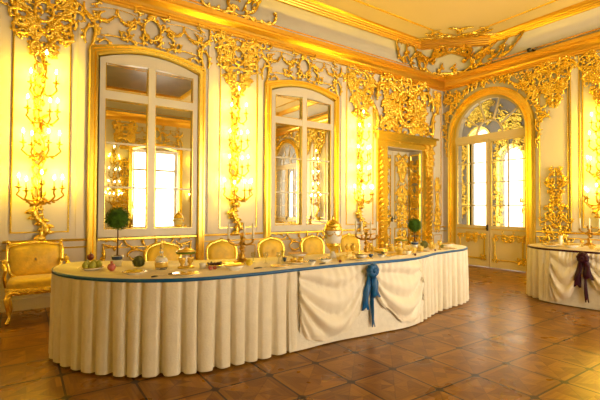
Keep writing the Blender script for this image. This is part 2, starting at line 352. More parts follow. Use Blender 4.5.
def mirror_window(idx, cx):
    t = empty('window_%d' % idx, (cx, 0, 0)); struct(t)
    h = .86
    gilt_arch_frame(MB(), -h, h, 0.0, 3.62, .15, .14, FP).build('window_frame', M_GOLDF, t)
    s = MB(); xi = h - .14; y0, y1 = -.045, -.004
    gx = .645; zb, zt = 1.02, 3.42
    s.box(-xi, -gx, y0, y1, .91, zt - .02); s.box(gx, xi, y0, y1, .91, zt - .02)
    s.box(-gx, gx, y0, y1, .91, zb)
    s.box(-.05, .05, y0 - .01, y1 - .001, zb, zt + .03)
    s.box(-gx, gx, y0 + .003, y1 - .001, 2.90, 3.02)
    top = seg_arch(-xi, xi, 3.48, .15, 14); bot = seg_arch(-gx, gx, zt - .02, .055, 14)
    lo = [(-xi, zt - .02)] + [(x_, z_) for x_, z_ in bot] + [(xi, zt - .02)]; hi = [(-xi, 3.48)] + [(x_, 3.48 + .15 * (1 - (x_ / xi) ** 2)) for x_, _ in bot] + [(xi, 3.48)]
    for (p0, p1), (q0, q1) in zip(zip(lo, lo[1:]), zip(hi, hi[1:])): s.add([(p0[0], y0, p0[1]), (p1[0], y0, p1[1]), (q1[0], y0, q1[1]), (q0[0], y0, q0[1]), (p0[0], y1, p0[1]), (p1[0], y1, p1[1])], [(0, 1, 2, 3), (0, 4, 5, 1)], False)
    s.build('sash', M_WHITE, t)
    g = MB()
    for z in (2.27, 1.63):
        for a, b in ((-gx, -.05), (.05, gx)): g.box(a, b, -.022, 0, z - .012, z + .012)
    g.build('glazing_bar', M_WHITE, t)
    gl = MB()
    for a, b in ((-gx, -.05), (.05, gx)):
        for z0, z1 in ((zb, 2.90), (3.02, zt)): rect_frame(gl, a, b, z0, z1 if z1 < 3 else zt - .005, .012, .012, -.044)
    gl.build('gilt_beading', M_GOLDF, t)
    for a, b in ((-gx, -.05), (.05, gx)):
        for z0, z1 in ((zb, 1.618), (1.642, 2.258), (2.282, 2.90), (3.02, 3.5)):
            MB().box(a - .0, b, -.008, -.003, z0, z1).build('pane', M_MIRROR, t)
mirror_window(1, -7.15); mirror_window(2, -4.315); mirror_window(3, -9.98)
def day_window(idx, cx):
    t = empty('window_%d' % idx, (cx, -WY, 0), PI); struct(t)
    gilt_arch_frame(MB(), -.95, .95, 0.0, 3.5, .12, .16, FP).build('window_frame', M_GOLDF, t)
    s = MB(); 
    for x0, x1, z0, z1 in ((-.78, -.70, .55, 3.35), (.70, .78, .55, 3.35), (-.7, .7, .55, .64), (-.7, .7, 3.27, 3.35), (-.05, .05, .64, 3.27), (-.7, .7, 2.62, 2.70)): s.box(x0, x1, .15, .2, z0, z1)
    for z in (1.3, 1.96): s.box(-.7, .7, .16, .19, z - .012, z + .012)
    s.build('sash', M_WHITE, t)
    MB().box(-.7, .7, .172, .178, .6, 3.3).build('pane', M_PANE, t)
for i, x in enumerate(DWIN): day_window(4 + i, x)

# ---------------------------------------------------------------- rococo carving
def spiral(p, ang, L, k0, k1, n=14):
    x, z = p; pts = [(x, z)]; ds = L / n
    for i in range(n):
        k = k0 + (k1 - k0) * ((i + .5) / n) ** 1.6; ang += k * ds
        x += math.cos(ang) * ds; z += math.sin(ang) * ds; pts.append((x, z))
    return pts
def leaf(mb, p, ang, L, w, curl, lift=.03, y=-.012, n=5):
    L *= .72; w *= 1.2; curl *= 1.4
    vs = []; x, z = p; a = ang; ds = L / n
    for i in range(n + 1):
        t = i / n; hw = w * (math.sin(PI * min(1, t * .85 + .12)) ** .8) * (1 - t * .35) if i < n else w * .05
        nx, nz = -math.sin(a), math.cos(a); yy = y - lift * math.sin(PI * (.15 + .7 * t))
        vs += [(x + nx * hw, y + .008 - lift * .3 * t, z + nz * hw), (x, yy, z), (x - nx * hw, y + .008 - lift * .3 * t, z - nz * hw)]
        a += curl * ds; x += math.cos(a) * ds; z += math.sin(a) * ds
    fs = []
    for i in range(n):
        b = i * 3; fs += [(b, b + 1, b + 4, b + 3), (b + 1, b + 2, b + 5, b + 4)]
    mb.add(vs, fs)
def scroll(mb, p, ang, L, k0, k1, r, rnd, leaves=3, y=-.02, mirror=False, xlim=None, body=None):
    pts = spiral(p, ang, L, k0, k1); n = len(pts)
    for sg in ((1, -1) if mirror else (1,)):
        q = [(sg * a, y - r * .8 * math.sin(PI * i / (n - 1)), b) for i, (a, b) in enumerate(pts)]
        rad = [r * (.35 + .9 * math.sin(PI * min(1., .12 + .8 * i / (n - 1)))) for i in range(n)]
        (body or mb).tube(q, rad, 5)
        mb.ball(q[-1], r * 1.15, 6)
    for k in range(leaves):
        i = 1 + int((n - 3) * (k + .5) / leaves); a = math.atan2(pts[i + 1][1] - pts[i][1], pts[i + 1][0] - pts[i][0])
        side = -1 if k0 + k1 > 0 else 1
        la = a + side * rnd.uniform(.3, 1.0); ll = r * rnd.uniform(3.2, 5.5); cu = side * rnd.uniform(2, 9)
        for sg in ((1, -1) if mirror else (1,)):
            if sg == 1: leaf(mb, pts[i], la, ll, r * 1.15, cu, r * 1.6, y)
            else: leaf(mb, (-pts[i][0], pts[i][1]), PI - la, ll, r * 1.15, -cu, r * 1.6, y)
def cluster(w, h, seed, n=16, env=None, r=.017, mirror=True, ring_c=True, y=-.02, leaf_n=3):
    """carved ornament filling an envelope of half width env(t) * w / 2, t = 0 at the bottom and 1 at the top"""
    rnd = random.Random(seed); mb = MB(); env = env or (lambda t: math.sin(PI * (.12 + .76 * t)))
    for k in range(int(n * 1.9)):
        t = (k + .5) / (n * 1.9); z = (t - .5) * h; e = env(t) * w / 2
        L = min(e * rnd.uniform(.9, 1.7) + .07, .46); s = rnd.choice((-1, 1)); a0 = rnd.uniform(-1.4, 1.4)
        x0 = rnd.uniform(.0, .7) * e
        k1 = s * rnd.uniform(11, 17) / max(L, .07); k0 = -s * rnd.uniform(0, 2.) / max(L, .07); rr_ = r * rnd.uniform(.6, 1.1)
        scroll(mb, (x0, z), a0, L, k0, k1, rr_, rnd, leaf_n + 1, y, mirror)
        if not mirror: scroll(mb, (-x0, z), PI - a0 + rnd.uniform(-.4, .4), L, -k0, -k1, rr_, rnd, leaf_n, y)
        for q in range(2):
            lx = rnd.uniform(.0, .9) * e; la = rnd.uniform(-2.6, 1.2); lz = z + rnd.uniform(-.03, .03)
            for sg in (-1, 1): leaf(mb, (sg * lx, lz), la if sg > 0 else PI - la, r * rnd.uniform(3.5, 6), r * 1.4, sg * rnd.uniform(-12, 12), r * 1.8, y)
    if ring_c:
        rr = min(w, h) * .15; zc = h * .12
        mb.tube([(rr * math.cos(2 * PI * i / 16), y - .02, zc + 1.25 * rr * math.sin(2 * PI * i / 16)) for i in range(16)], r * 1.1, 5, True)
        for i in range(7):
            a = PI * (.15 + .7 * i / 6); leaf(mb, (rr * math.cos(a), zc + 1.2 * rr * math.sin(a)), a, r * 5, r * 1.2, 0, .02, y - .01)
    return mb
def orn(mb, label, place, name='gilded_wall_ornament', m=None, group='gilded carvings on the walls', cat='wall ornament'):
    loc, rz = place; o = mb.build(name, m or M_GOLD, loc=loc, rz=rz); return tag(o, label, cat, group)
def hang(t): return (.10 + .95 * min(1, t * 1.25) ** .8) * (1 if t < .9 else .9)
def garland(mb, p0, p1, sag, r, rnd, n=13, y=-.03):
    for i in range(n):
        t = i / (n - 1); x = p0[0] + (p1[0] - p0[0]) * t; z = p0[1] + (p1[1] - p0[1]) * t - sag * 4 * t * (1 - t)
        mb.ball((x, y, z), r * rnd.uniform(.8, 1.4) * (.7 + .8 * math.sin(PI * t)), 6)
        for s in (-1, 1): leaf(mb, (x, z), rnd.uniform(0, 6.28), r * 3.2, r * .9, s * 6, r * 1.5, y + .01)
def overwindow(seed):
    """asymmetric carving above a mirror: corner C-scrolls, double bow line, flower swags and a central cartouche; origin at (centre, 3.62)"""
    rnd = random.Random(seed); mb = MB()
    for sg in (-1, 1):
        X = lambda x: sg * x
        def S(p, a, L, k0, k1, r, lv=3):
            pts = spiral(p, a, L, k0, k1); q = [(sg * x, -.03 - .01 * math.sin(3 * i), z) for i, (x, z) in enumerate(pts)]
            n = len(q); mb.tube(q, [r * (.4 + .8 * math.sin(PI * min(1, .15 + .75 * i / (n - 1)))) for i in range(n)], 5); mb.ball(q[-1], r * 1.2, 6)
            for k in range(lv):
                i = 2 + int((n - 4) * k / max(1, lv)); aa = math.atan2(pts[i + 1][1] - pts[i][1], pts[i + 1][0] - pts[i][0]) + (-.7 if k1 > 0 else .7)
                leaf(mb, q[i][::2], aa if sg > 0 else PI - aa, r * 5, r * 1.2, (-5 if k1 > 0 else 5) * sg, r * 1.5, -.02)
        S((.86, -.12), 2.0, .66, -.6, -5.5, .022, 5)           # outer C rising beside the frame
        S((.90, -.02), 1.2, .52, 2., 20., .020, 4)
        S((.93, .56), -1.4, .50, -2.5, -22., .019, 4)
        S((.84, .55), 3.0, .30, -4., -32., .016, 3)
        S((.72, .14), 2.9, .60, .9, .4, .012, 1)               # bow line towards the cartouche
        S((.42, .13), 2.5, .34, 4., 30., .019, 4)
        S((.30, .18), -.6, .28, 6., 36., .017, 3)
        S((.14, .40), .9, .36, -5., -30., .020, 4)
        S((.12, .60), -.2, .28, 4., 34., .018, 3)
        S((.06, .14), 0.4, .30, 5., 32., .019, 3)
        S((.66, .50), -.4, .28, -4., -34., .015, 3); S((.74, .02), 1.9, .26, 6., 34., .015, 3); S((.24, .34), 0., .24, -6., -38., .015, 3)
        mb.tube([(sg * (.20 + .66 * t / 10), -.02, .54 + .05 * math.sin(PI * t / 10) - .04 * (t / 10)) for t in range(11)], .007, 4)
        garland(mb, (sg * .18, .50), (sg * .50, .50), .12, .017, rnd, 12); garland(mb, (sg * .50, .50), (sg * .80, .42), .10, .016, rnd, 11)
        leaf(mb, (sg * .5, .52), PI / 2, .09, .025, 2 * sg)
    mb.tube([(.125 * math.cos(2 * PI * i / 20), -.045, .38 + .16 * math.sin(2 * PI * i / 20)) for i in range(20)], .018, 6, True)
    for i in range(14):
        a = 2 * PI * i / 14; leaf(mb, (.13 * math.cos(a), .38 + .165 * math.sin(a)), a + .5, .09, .022, 5, .03, -.03)
    for i in range(5): leaf(mb, (0, .56), PI / 2 + (i - 2) * .45, .12, .025, 0, .03, -.03)
    return mb
orn(cluster(.70, .92, 11, 18, hang, .019), 'large gilded scrollwork cluster above the leftmost wall sconce', W_BACK(-8.55, 3.83))
orn(overwindow(3), 'long gilded garland and cartouche arching over the left mirrored window', W_BACK(-7.15, 3.66))
orn(cluster(.74, .96, 12, 18, hang, .019), 'gilded scrollwork cluster above the sconce between the two mirrored windows', W_BACK(-5.70, 3.83))
orn(overwindow(4), 'gilded garland and cartouche arching over the second mirrored window', W_BACK(-4.315, 3.66))
orn(cluster(.78, 1.0, 13, 18, hang, .020), 'gilded scrollwork cluster above the sconce left of the white door', W_BACK(-2.83, 3.80))
def dado_orn(seed):
    rnd = random.Random(seed); mb = MB()
    mb.tube([(.085 * math.cos(2 * PI * i / 16), -.04, .09 * math.sin(2 * PI * i / 16)) for i in range(16)], .016, 6, True)
    for sg in (-1, 1):
        for p, a, L, k0, k1, r in (((.08, .03), .5, .30, -2, -15, .018), ((.07, -.04), -.6, .26, 2, 16, .017), ((.05, .1), .8, .22, 4, 18, .015), ((.2, .1), .1, .28, 3, 14, .013),
                                   ((.66, .17), 3.4, .3, 2, -16, .018), ((.64, .15), -1.6, .3, -2, 14, .018), ((.62, .2), 2.6, .2, 4, 18, .014)):
            pts = spiral(p, a, L, k0, k1); q = [(sg * x, -.03, z) for x, z in pts]; mb.tube(q, [r * (.5 + .6 * math.sin(PI * i / 14)) for i in range(len(q))], 5)
            leaf(mb, (sg * pts[4][0], pts[4][1]), a if sg > 0 else PI - a, r * 5, r * 1.3, 4 * sg)
            leaf(mb, (sg * pts[8][0], pts[8][1]), a + 1 if sg > 0 else PI - a - 1, r * 5, r * 1.3, 4 * sg)
    return mb
orn(dado_orn(1), 'gilded scroll carving on the low panel beneath the left mirrored window', W_BACK(-7.15, .64))
orn(dado_orn(2), 'gilded scroll carving on the low panel beneath the second mirrored window', W_BACK(-4.315, .64))
# slim upright trophies
def trophy(w, h, seed, n=20, base=.8, r=.015): return cluster(w, h, seed, n, lambda t: .35 + base * (1 - t) ** 1.5 + .25 * math.sin(9 * t), r, ring_c=False)
orn(trophy(.16, 1.25, 21, 26, .25, .012), 'slim upright gilded carving on the narrow strip by the room corner', W_BACK(-.27, 1.43))
orn(cluster(.16, .5, 22, 9, hang, .013, ring_c=False), 'small gilded pendant carving high beside the room corner', W_BACK(-.27, 3.98))
orn(trophy(.30, 1.36, 23, 17, 1.1, .015), 'tall gilded floral carving standing on the rail right of the arched glass door', W_RIGHT(2.62, 1.45))
orn(cluster(.50, .85, 24, 18, hang, .018), 'gilded hanging cluster below the cornice right of the arched glass door', W_RIGHT(2.6, 3.88))
orn(cluster(.62, .95, 25, 18, hang, .019), 'gilded scroll cluster at the right picture edge above the corner sconce', W_RIGHT(3.42, 3.83))
for k, (wf, x, s) in enumerate(((W_RIGHT, 5.2, 31), (W_RIGHT, 6.0, 32), (W_FRONT, -3.05, 33), (W_FRONT, -5.85, 34), (W_FRONT, -8.6, 35), (W_FRONT, -.65, 36), (W_LEFT, 2.0, 37), (W_LEFT, 6.0, 38))):
    orn(cluster(.66, .95, s, 16, hang, .019), 'gilded scroll cluster on a wall behind the viewer, seen only in mirrors', wf(x, 3.83), group='carvings seen only in mirrors')
for k, x in enumerate(DWIN): 
    orn(overwindow(50 + k), 'gilded garland above a daylight window, seen only in mirrors', W_FRONT(x, 3.56), group='garlands seen only in mirrors')
for k, x in enumerate((-3.05, -5.85, -8.6)):
    orn(trophy(.4, 1.7, 60 + k, 24, .5, .018), 'upright gilded carving between daylight windows, seen only in mirrors', W_FRONT(x, 2.1), group='upright carvings seen only in mirrors')

# carved cove pieces
def cove_map(mb, H=.5):                                            # wrap a flat carving over the cove of the back wall
    for i, (x, y, z) in enumerate(mb.v):
        d, zz = cove_at(z / H); mb.v[i] = (x, -d + y * .7, zz + y * .5)
    return mb
c = MB(); rnd = random.Random(5)
for sg in (-1, 1):
    for p, a, L, k0, k1, r in (((.02, .12), .3, .5, -1, -9, .026), ((.3, .1), .5, .5, -4, -9, .022), ((.1, .2), -.2, .4, 4, 13, .024), ((.45, .14), -.5, .42, 3, 8.5, .022), ((.05, .3), .4, .3, 4, 15, .02), ((0, .04), .1, .35, 4, 12, .02)):
        pts = spiral(p, a, L, k0, k1 * 2.); q = [(sg * x, -.03, z) for x, z in pts]; c.tube(q, [r * (.4 + .8 * math.sin(PI * min(1, .1 + .8 * i / 14))) for i in range(len(q))], 6)
        for j in (3, 6, 9, 12): leaf(c, (sg * pts[j][0], pts[j][1]), rnd.uniform(-.5, 2.5) if sg > 0 else PI - rnd.uniform(-.5, 2.5), r * 5, r * 1.3, 5 * sg, .03, -.03)
cove_map(c); loc, rz = W_BACK(-5.72, 0); orn(c, 'gilded branching scroll carving on the cove above the two mirrored windows', (loc, rz), 'gilded_cove_ornament', cat='ceiling ornament')
# corner cartouche: built on the diagonal of the corner, leaning with the cove
c = MB(); rnd = random.Random(8)
def oval(t): return (.54 * math.cos(t) * (1 + .12 * math.cos(2 * t)), .165 * math.sin(t) + (.045 if math.sin(t) < -.75 else 0))
loop = [oval(2 * PI * i / 32) for i in range(32)]
c.tube([(x, -.05, z + .19) for x, z in loop], [.026 + .008 * math.sin(i * 1.4) for i in range(32)], 6, True)
for i in range(32):
    a = 2 * PI * i / 32; x, z = loop[i]; leaf(c, (x, z + .19), a + rnd.uniform(-.6, .9), .11, .026, rnd.uniform(-6, 6), .035, -.05)
for sg in (-1, 1):
    for p, a, L, k0, k1, r in (((.56, .30), .3, .5, -1.5, -9, .028), ((.58, .14), -.5, .42, 2, 11, .026), ((.62, .24), .2, .62, -.5, 7.5, .026), ((.1, .36), .1, .4, 3, 9, .024), ((.02, .02), -.2, .34, 5, 12, .024),
                               ((.85, .28), .3, .55, -2.5, -8, .024), ((1.0, .18), -.2, .5, 3, 7, .024), ((.75, .34), .4, .3, -5, -15, .022), ((.25, .38), .4, .35, -6, -12, .022), ((1.25, .16), -.1, .62, 1.5, 7.2, .026), ((1.15, .3), .2, .3, -3, -12, .02)):
        pts = spiral(p, a, L, k0, k1 * 2.1); q = [(sg * x, -.05, z) for x, z in pts]; c.tube(q, [r * (.4 + .8 * math.sin(PI * min(1, .1 + .8 * i / 14))) for i in range(len(q))], 6)
        for j in (2, 4, 6, 8, 11): leaf(c, (sg * pts[j][0], pts[j][1]), rnd.uniform(-1, 2.8) if sg > 0 else PI - rnd.uniform(-1, 2.8), r * 4.6, r * 1.2, 5 * sg, .03, -.05)
def corner_bend(v):                                                # wrap the flat carving over the cut corner of the cove and on along the walls
    x, y, z = v; d, zz = cove_at(z / .44); c_ = CHAM(d); hw = c_ * .7071 + .02; s = abs(x); o = -y
    D = (d + c_ / 2)
    if s <= hw: px, py = -D + s * .7071 - o * .55, -D - s * .7071 - o * .55
    else: e = (s - hw); px, py = -d - o * .7, -(d + c_) - e - o * .2
    if x < 0: px, py = py, px
    return (px, py, zz - o * .5)
c.v = [corner_bend(v) for v in c.v]
orn(c, 'large gilded oval cartouche with scrolls in the ceiling corner', ((0, 0, 0), 0), 'gilded_corner_cartouche', cat='ceiling ornament')
c = MB(); rnd = random.Random(9)                                    # spray on the ceiling above it
for sg in (-1, 1):
    for p, a, L, k0, k1, r in (((0, .0), .3, .5, -1, 6, .022), ((.05, .05), .9, .4, -5, -12, .02), ((.1, 0), -.1, .55, 1.5, -6, .018), ((0, .1), 1.2, .35, 4, 9, .02), ((.25, .05), .4, .35, 5, 12, .016)):
        q = [(sg * x, -.02, z) for x, z in spiral(p, a, L, k0, k1)]; c.tube(q, [r * (.4 + .8 * math.sin(PI * min(1, .1 + .8 * i / 14))) for i in range(len(q))], 5)
        for j in (3, 5, 8, 11): leaf(c, (q[j][0], q[j][2]), rnd.uniform(-3, 3), r * 5, r * 1.2, 5, .03, -.02)
for i, (x, y, z) in enumerate(c.v):                                # lay flat under the ceiling, pointing to the room centre
    a, b = x * 1.5, z * 1.25; c.v[i] = (-(b * .707 - a * .707), -(b * .707 + a * .707), y)
orn(c, 'gilded leafy spray on the ceiling above the corner cartouche', ((-1.22, -1.22, 5.0), 0), 'gilded_ceiling_spray', cat='ceiling ornament')

# ---------------------------------------------------------------- door_1: white double door in a gilded reveal (back wall)
t = empty('door_1', (0, 0, 0)); struct(t)
xl, xr, zt, dp = -2.05, -.83, 2.73, .38
m = MB(); m.box(xl, (xl + xr) / 2 - .004, dp, dp + .05, 0, zt); m.box((xl + xr) / 2 + .004, xr, dp, dp + .05, 0, zt); m.build('door_leaf', M_DOORP, t)
m = MB(); m.box(xl, xl + .012, .0, dp, 0, zt); m.box(xr - .012, xr, 0, dp, 0, zt); m.box(xl + .012, xr - .012, 0.001, dp, zt - .012, zt); m.build('reveal_panel', M_DOORP, t)
m = MB(); rect_frame(m, .03, dp - .03, .12, 2.66, .05, .03); m.build('reveal_moulding', M_GOLDF, t, loc=(xr - .012, 0, 0), rz=-PI / 2).location = (xr - .012, dp, 0)
xc = (xl + xr) / 2
m = MB()
for a, b in ((xl + .03, xc - .06), (xc + .06, xr - .03)): 
    rect_frame(m, a, b, 1.0, 2.62, .03, .025, dp); rect_frame(m, a, b, .12, .88, .03, .025, dp)
m.build('gilt_moulding', M_GOLDF, t)
for cx_, s in ((xl + .29, 71), (xr - .29, 72)):
    o = cluster(.30, .50, s, 12, hang, .016, ring_c=True).build('upper_carving', M_GOLD, t, loc=(cx_, dp, 2.28))
    o = cluster(.30, .95, s + 5, 16, lambda u: .45 + .55 * abs(math.sin(5 * u + .6)), .017).build('middle_carving', M_GOLD, t, loc=(cx_, dp, 1.42))
    o = cluster(.30, .6, s + 9, 12, None, .016).build('lower_carving', M_GOLD, t, loc=(cx_, dp, .5))
m = MB(); m.lathe([(.0, 0), (.02, .005), (.022, .02), (.0, .03)], (0, 0, 0), 10); o = m.build('door_handle', M_DARK, t, loc=(xc - .03, dp - .01, 1.13)); o.rotation_euler = (PI / 2, 0, 0)
m = MB().box(-.03, .03, -.01, 0, -.06, .06); m.tube([(0, -.02, .02), (.05, -.035, .02), (.09, -.03, .015)], .008, 6); m.build('lock_plate', M_DARK, t, loc=(xc - .02, dp, 1.08))
o = cluster(.26, 2.3, 77, 26, lambda u: .5 + .4 * abs(math.sin(7 * u)), .016, ring_c=False).build('reveal_carving', M_GOLD, t, loc=(xr - .012, dp / 2, 1.4), rz=-PI / 2)
# twisted gilt surround
def rope(mb, x, z0, z1, r=.045, pitch=.11, y=-.04):
    n = int((z1 - z0) / pitch); 
    for k in range(n):
        z = z0 + (k + .5) * pitch; mb.tube([(x - r, y, z - pitch * .35), (x, y - r * .9, z), (x + r, y, z + pitch * .35)], [r * .35, r * .62, r * .35], 6)
        mb.ball((x, y + .01, z + pitch * .5), r * .42, 6)
m = MB()
for a, b in ((-2.36, -2.05), (-.83, -.52)): m.box(a, b, -.05, 0, 0, 2.73)
m.box(-2.36, -.52, -.05, 0, 2.73, 2.95); m.build('door_surround', M_GOLDF, t)
for x in (-2.27, -.62):
    m = MB(); rope(m, x, .05, 2.75, .05, .12, -.08); m.build('rope_moulding', M_GOLD, t)
m = MB(); m.box(-2.42, -.46, -.14, -.051, 2.86, 2.98); m.box(-2.46, -.42, -.18, 0, 2.98, 3.03); m.build('lintel_shelf', M_GOLDF, t)
# overdoor carving
def overdoor(seed):
    rnd = random.Random(seed); mb = MB()
    for sg in (-1, 1):
        for p, a, L, k0, k1, r in (((.95, .05), 1.7, .75, -.4, -3.5, .035), ((.93, .70), 1.4, .6, .8, 7.5, .032), ((.6, 1.1), .3, .5, -3, -10, .03), ((.2, .15), .2, .6, 1, 9, .035), ((.25, .55), .9, .6, -2.5, -9.5, .034),
                                   ((.1, .9), .5, .6, 1.5, -8, .032), ((.5, .35), .6, .5, -4, -11, .03), ((.7, .2), 2.2, .5, 3, 10, .03), ((.3, 1.15), -.5, .45, 4, 11, .028), ((.85, 1.2), 3.0, .4, -2, -12, .026)):
            q = [(sg * x, -.05 - .03 * math.sin(i * .4), z) for i, (x, z) in enumerate(spiral(p, a, L, k0, k1))]
            mb.tube(q, [r * (.4 + .8 * math.sin(PI * min(1, .1 + .8 * i / 14))) for i in range(len(q))], 6); mb.ball(q[-1], r * 1.1, 7)
            for j in (2, 5, 8, 11): leaf(mb, (q[j][0], q[j][2]), rnd.uniform(-3, 3), r * 4.5, r * 1.2, rnd.uniform(-6, 6), .05, -.05)
    cl = cluster(1.75, 1.15, seed + 40, 26, lambda t: .95, .026, ring_c=False, y=-.03); mb.add([(x, y, z + .66) for x, y, z in cl.v], cl.f)
    mb.tube([(.28 * math.cos(2 * PI * i / 24), -.09, .62 + .34 * math.sin(2 * PI * i / 24)) for i in range(24)], .035, 6, True)
    for i in range(26):
        a = 2 * PI * i / 26; leaf(mb, (.3 * math.cos(a), .62 + .36 * math.sin(a)), a + .4, .17, .036, 5, .06, -.07)
    for i in range(24): mb.ball((rnd.uniform(-.2, .2), -.10 + rnd.uniform(-.03, .03), .62 + rnd.uniform(-.26, .26)), rnd.uniform(.03, .065), 7)
    return mb
orn(overdoor(4), 'massive gilded cartouche filling the wall above the white door', W_BACK(-1.45, 3.0))
orn(cluster(.2, .9, 81, 12, hang, .016, ring_c=False), 'narrow gilded drop hanging at the right of the overdoor carving', W_BACK(-.62, 2.55, .05))

# ---------------------------------------------------------------- door_2 / door_3: arched glazed doors (right wall)
def arched_door(idx, uc):
    loc, rz = W_RIGHT(uc); t = empty('door_%d' % idx, loc, rz); struct(t)
    h = .88; zs = 3.07
    m = MB()                                                     # gilt architrave
    def band(ra, rb, prof, z0=0.):
        vs = []
        for k, y in prof:
            r = ra + (rb - ra) * k; pts = [(-r, z0)] + [(-r * math.cos(PI * i / 24), zs + r * math.sin(PI * i / 24)) for i in range(25)] + [(r, z0)]
            vs += [(x, y, z) for x, z in pts]
        n = 27; m.add(vs, [(j * n + i, j * n + i + 1, (j + 1) * n + i + 1, (j + 1) * n + i) for j in range(len(prof) - 1) for i in range(n - 1)], False)
    band(1.04, .86, [(0, 0), (.05, -.05), (.3, -.07), (.45, -.07), (.5, -.04), (.75, -.04), (.8, -.06), (1, -.06), (1, .1)]); m.build('door_frame', M_GOLDF, t)
    # frame of the leaves and fanlight
    m = MB(); y0, y1 = .03, .09
    m.prism([(-h, zs - .13), (h, zs - .13), (h, zs), (-h, zs)], y0 - .02, y1)        # transom
    n = 24
    m.prism([(-h * math.cos(PI * i / n), zs + h * math.sin(PI * i / n)) for i in range(n + 1)] + [(.80 * math.cos(PI * i / n), zs + .80 * math.sin(PI * i / n)) for i in range(n + 1)], y0, y1)
    for k in (1, 2, 3, 4):
        a = PI * k / 5; r0, r1 = .30, .81; w = .014; ca, sa = math.cos(a), math.sin(a)
        m.prism([(r0 * ca - w * sa, zs + r0 * sa + w * ca), (r0 * ca + w * sa, zs + r0 * sa - w * ca), (r1 * ca + w * sa, zs + r1 * sa - w * ca), (r1 * ca - w * sa, zs + r1 * sa + w * ca)], y0, y1 - .02)
    m.prism([(-.32 * math.cos(PI * i / n), zs + .32 * math.sin(PI * i / n)) for i in range(n + 1)] + [(.29 * math.cos(PI * i / n), zs + .29 * math.sin(PI * i / n)) for i in range(n + 1)], y0, y1 - .02)
    m.build('fanlight_frame', M_DOORY, t)
    MB().prism([(-.82 * math.cos(PI * i / n), zs + .82 * math.sin(PI * i / n)) for i in range(n + 1)], .058, .062).build('fanlight_pane', M_PANE, t)
    for sg in (-1, 1):
        lf = MB(); a, b = .012, h; X = lambda p, q: (min(sg * p, sg * q), max(sg * p, sg * q))
        zt_ = zs - .13
        for p, q, z0, z1 in ((a, .06, .02, zt_), (b - .07, b, .02, zt_), (.06, b - .07, .02, .14), (.06, b - .07, .80, .95), (.06, b - .07, zt_ - .06, zt_)):
            x0, x1 = X(p, q); lf.box(x0, x1, y0, y1, z0, z1)
        x0, x1 = X(.06, b - .07); lf.box(x0, x1, y0 + .02, y1 - .01, .14, .80)
        lf.build('door_leaf', M_DOORY, t)
        gb = MB(); xm = sg * (.06 + b - .07) / 2; gb.box(xm - .011, xm + .011, .04, .075, .95, zt_ - .06)
        for z in (1.42, 1.95, 2.42): gb.box(x0, x1, .04, .075, z - .012, z + .012)
        gb.build('glazing_bar', M_DOORY, t)
        MB().box(x0, x1, .057, .061, .95, zt_ - .06).build('pane', M_PANE, t)
        g = MB(); rect_frame(g, x0 + .05, x1 - .05, .18, .76, .034, .025, y0 + .02)
        rect_frame(g, x0, x1, .86, .89, .012, .015, y0); rect_frame(g, x0, x1, .95, zt_ - .06, .012, .012, y0)
        g.build('gilt_moulding', M_GOLDF, t)
        cm = cluster(.16, .14, 90 + sg, 5, lambda u: 1, .009, ring_c=False)
        cm.build('panel_carving', M_GOLD, t, loc=((x0 + x1) / 2, y0 + .02, .69))
        for cx_ in (x0 + .09, x1 - .09):
            for cz in (.22, .70): cluster(.07, .07, int(99 + cx_ * 10), 3, lambda u: 1, .007, ring_c=False).build('corner_carving', M_GOLD, t, loc=(cx_, y0 + .02, cz))
    m = MB(); m.ball((-.035, -.015, .90), .022, 8); m.box(-.05, -.02, .0, .03, .84, .98); m.build('door_handle', M_DARK, t)
    return t
arched_door(2, 1.19); arched_door(3, 7.41)
def arch_carving(seed):
    rnd = random.Random(seed); mb = MB(); r0 = 1.10
    for k in range(30):
        a = PI * (k + .5) / 30; x, z = r0 * math.cos(a), r0 * math.sin(a); s = 1 if k % 2 else -1
        q = spiral((x, z), a + rnd.uniform(-.9, .9), .30, -s * 2, s * rnd.uniform(14, 22)); q = [(u, -.04, min(v, 1.23)) for u, v in q]
        mb.tube(q, [.019 * (.4 + .8 * math.sin(PI * min(1, .1 + .8 * i / 14))) for i in range(len(q))], 5)
        for j in (1, 4, 8): leaf(mb, (q[j][0], q[j][2]), a + rnd.uniform(-1.6, 1.6), .10, .025, rnd.uniform(-8, 8), .035, -.03)
    for k in range(90):
        x = rnd.uniform(-1.09, 1.09); z = rnd.uniform(.2, 1.2); q_ = math.hypot(x, z)
        if q_ < 1.11: continue
        for u_ in range(2): leaf(mb, (x, z), rnd.uniform(-3.1, 3.1), .11, .024, rnd.uniform(-9, 9), .04, -.03)
        q = [(u, -.04, min(v, 1.23)) for u, v in spiral((x, z), rnd.uniform(-3, 3), .2, 4, rnd.choice((-1, 1)) * 55)]; mb.tube([(max(-1.12, min(1.12, a)), b, c) for a, b, c in q], .013, 5)
    for sg in (-1, 1):                                             # spandrels and drops down the sides
        for k in range(15):
            x = sg * rnd.uniform(.82, 1.09); z = rnd.uniform(.55, 1.1)
            if x * x + z * z < 1.2: continue
            q = [(u, -.04, min(v, 1.23)) for u, v in spiral((x, z), rnd.uniform(-3, 3), .25, 2, sg * rnd.uniform(16, 24))]
            mb.tube(q, .014, 5)
            for j in (1, 5, 9): leaf(mb, (q[j][0], q[j][2]), rnd.uniform(-3, 3), .10, .025, 6, .035, -.03)
        for k in range(10):
            z = .5 - k * .10; x = sg * (1.085 + .01 * math.sin(k * 2))
            q = [(u, -.03, v) for u, v in spiral((x, z), PI / 2 + rnd.uniform(-.5, .5), .15, sg * 2, -sg * 26)]; mb.tube(q, .012, 5)
            leaf(mb, (x, z), -PI / 2 + rnd.uniform(-.7, .7), .10, .022, 3, .03, -.03)
    return mb
orn(arch_carving(6), 'dense gilded carving framing the arch of the glazed door', W_RIGHT(1.19, 3.07))
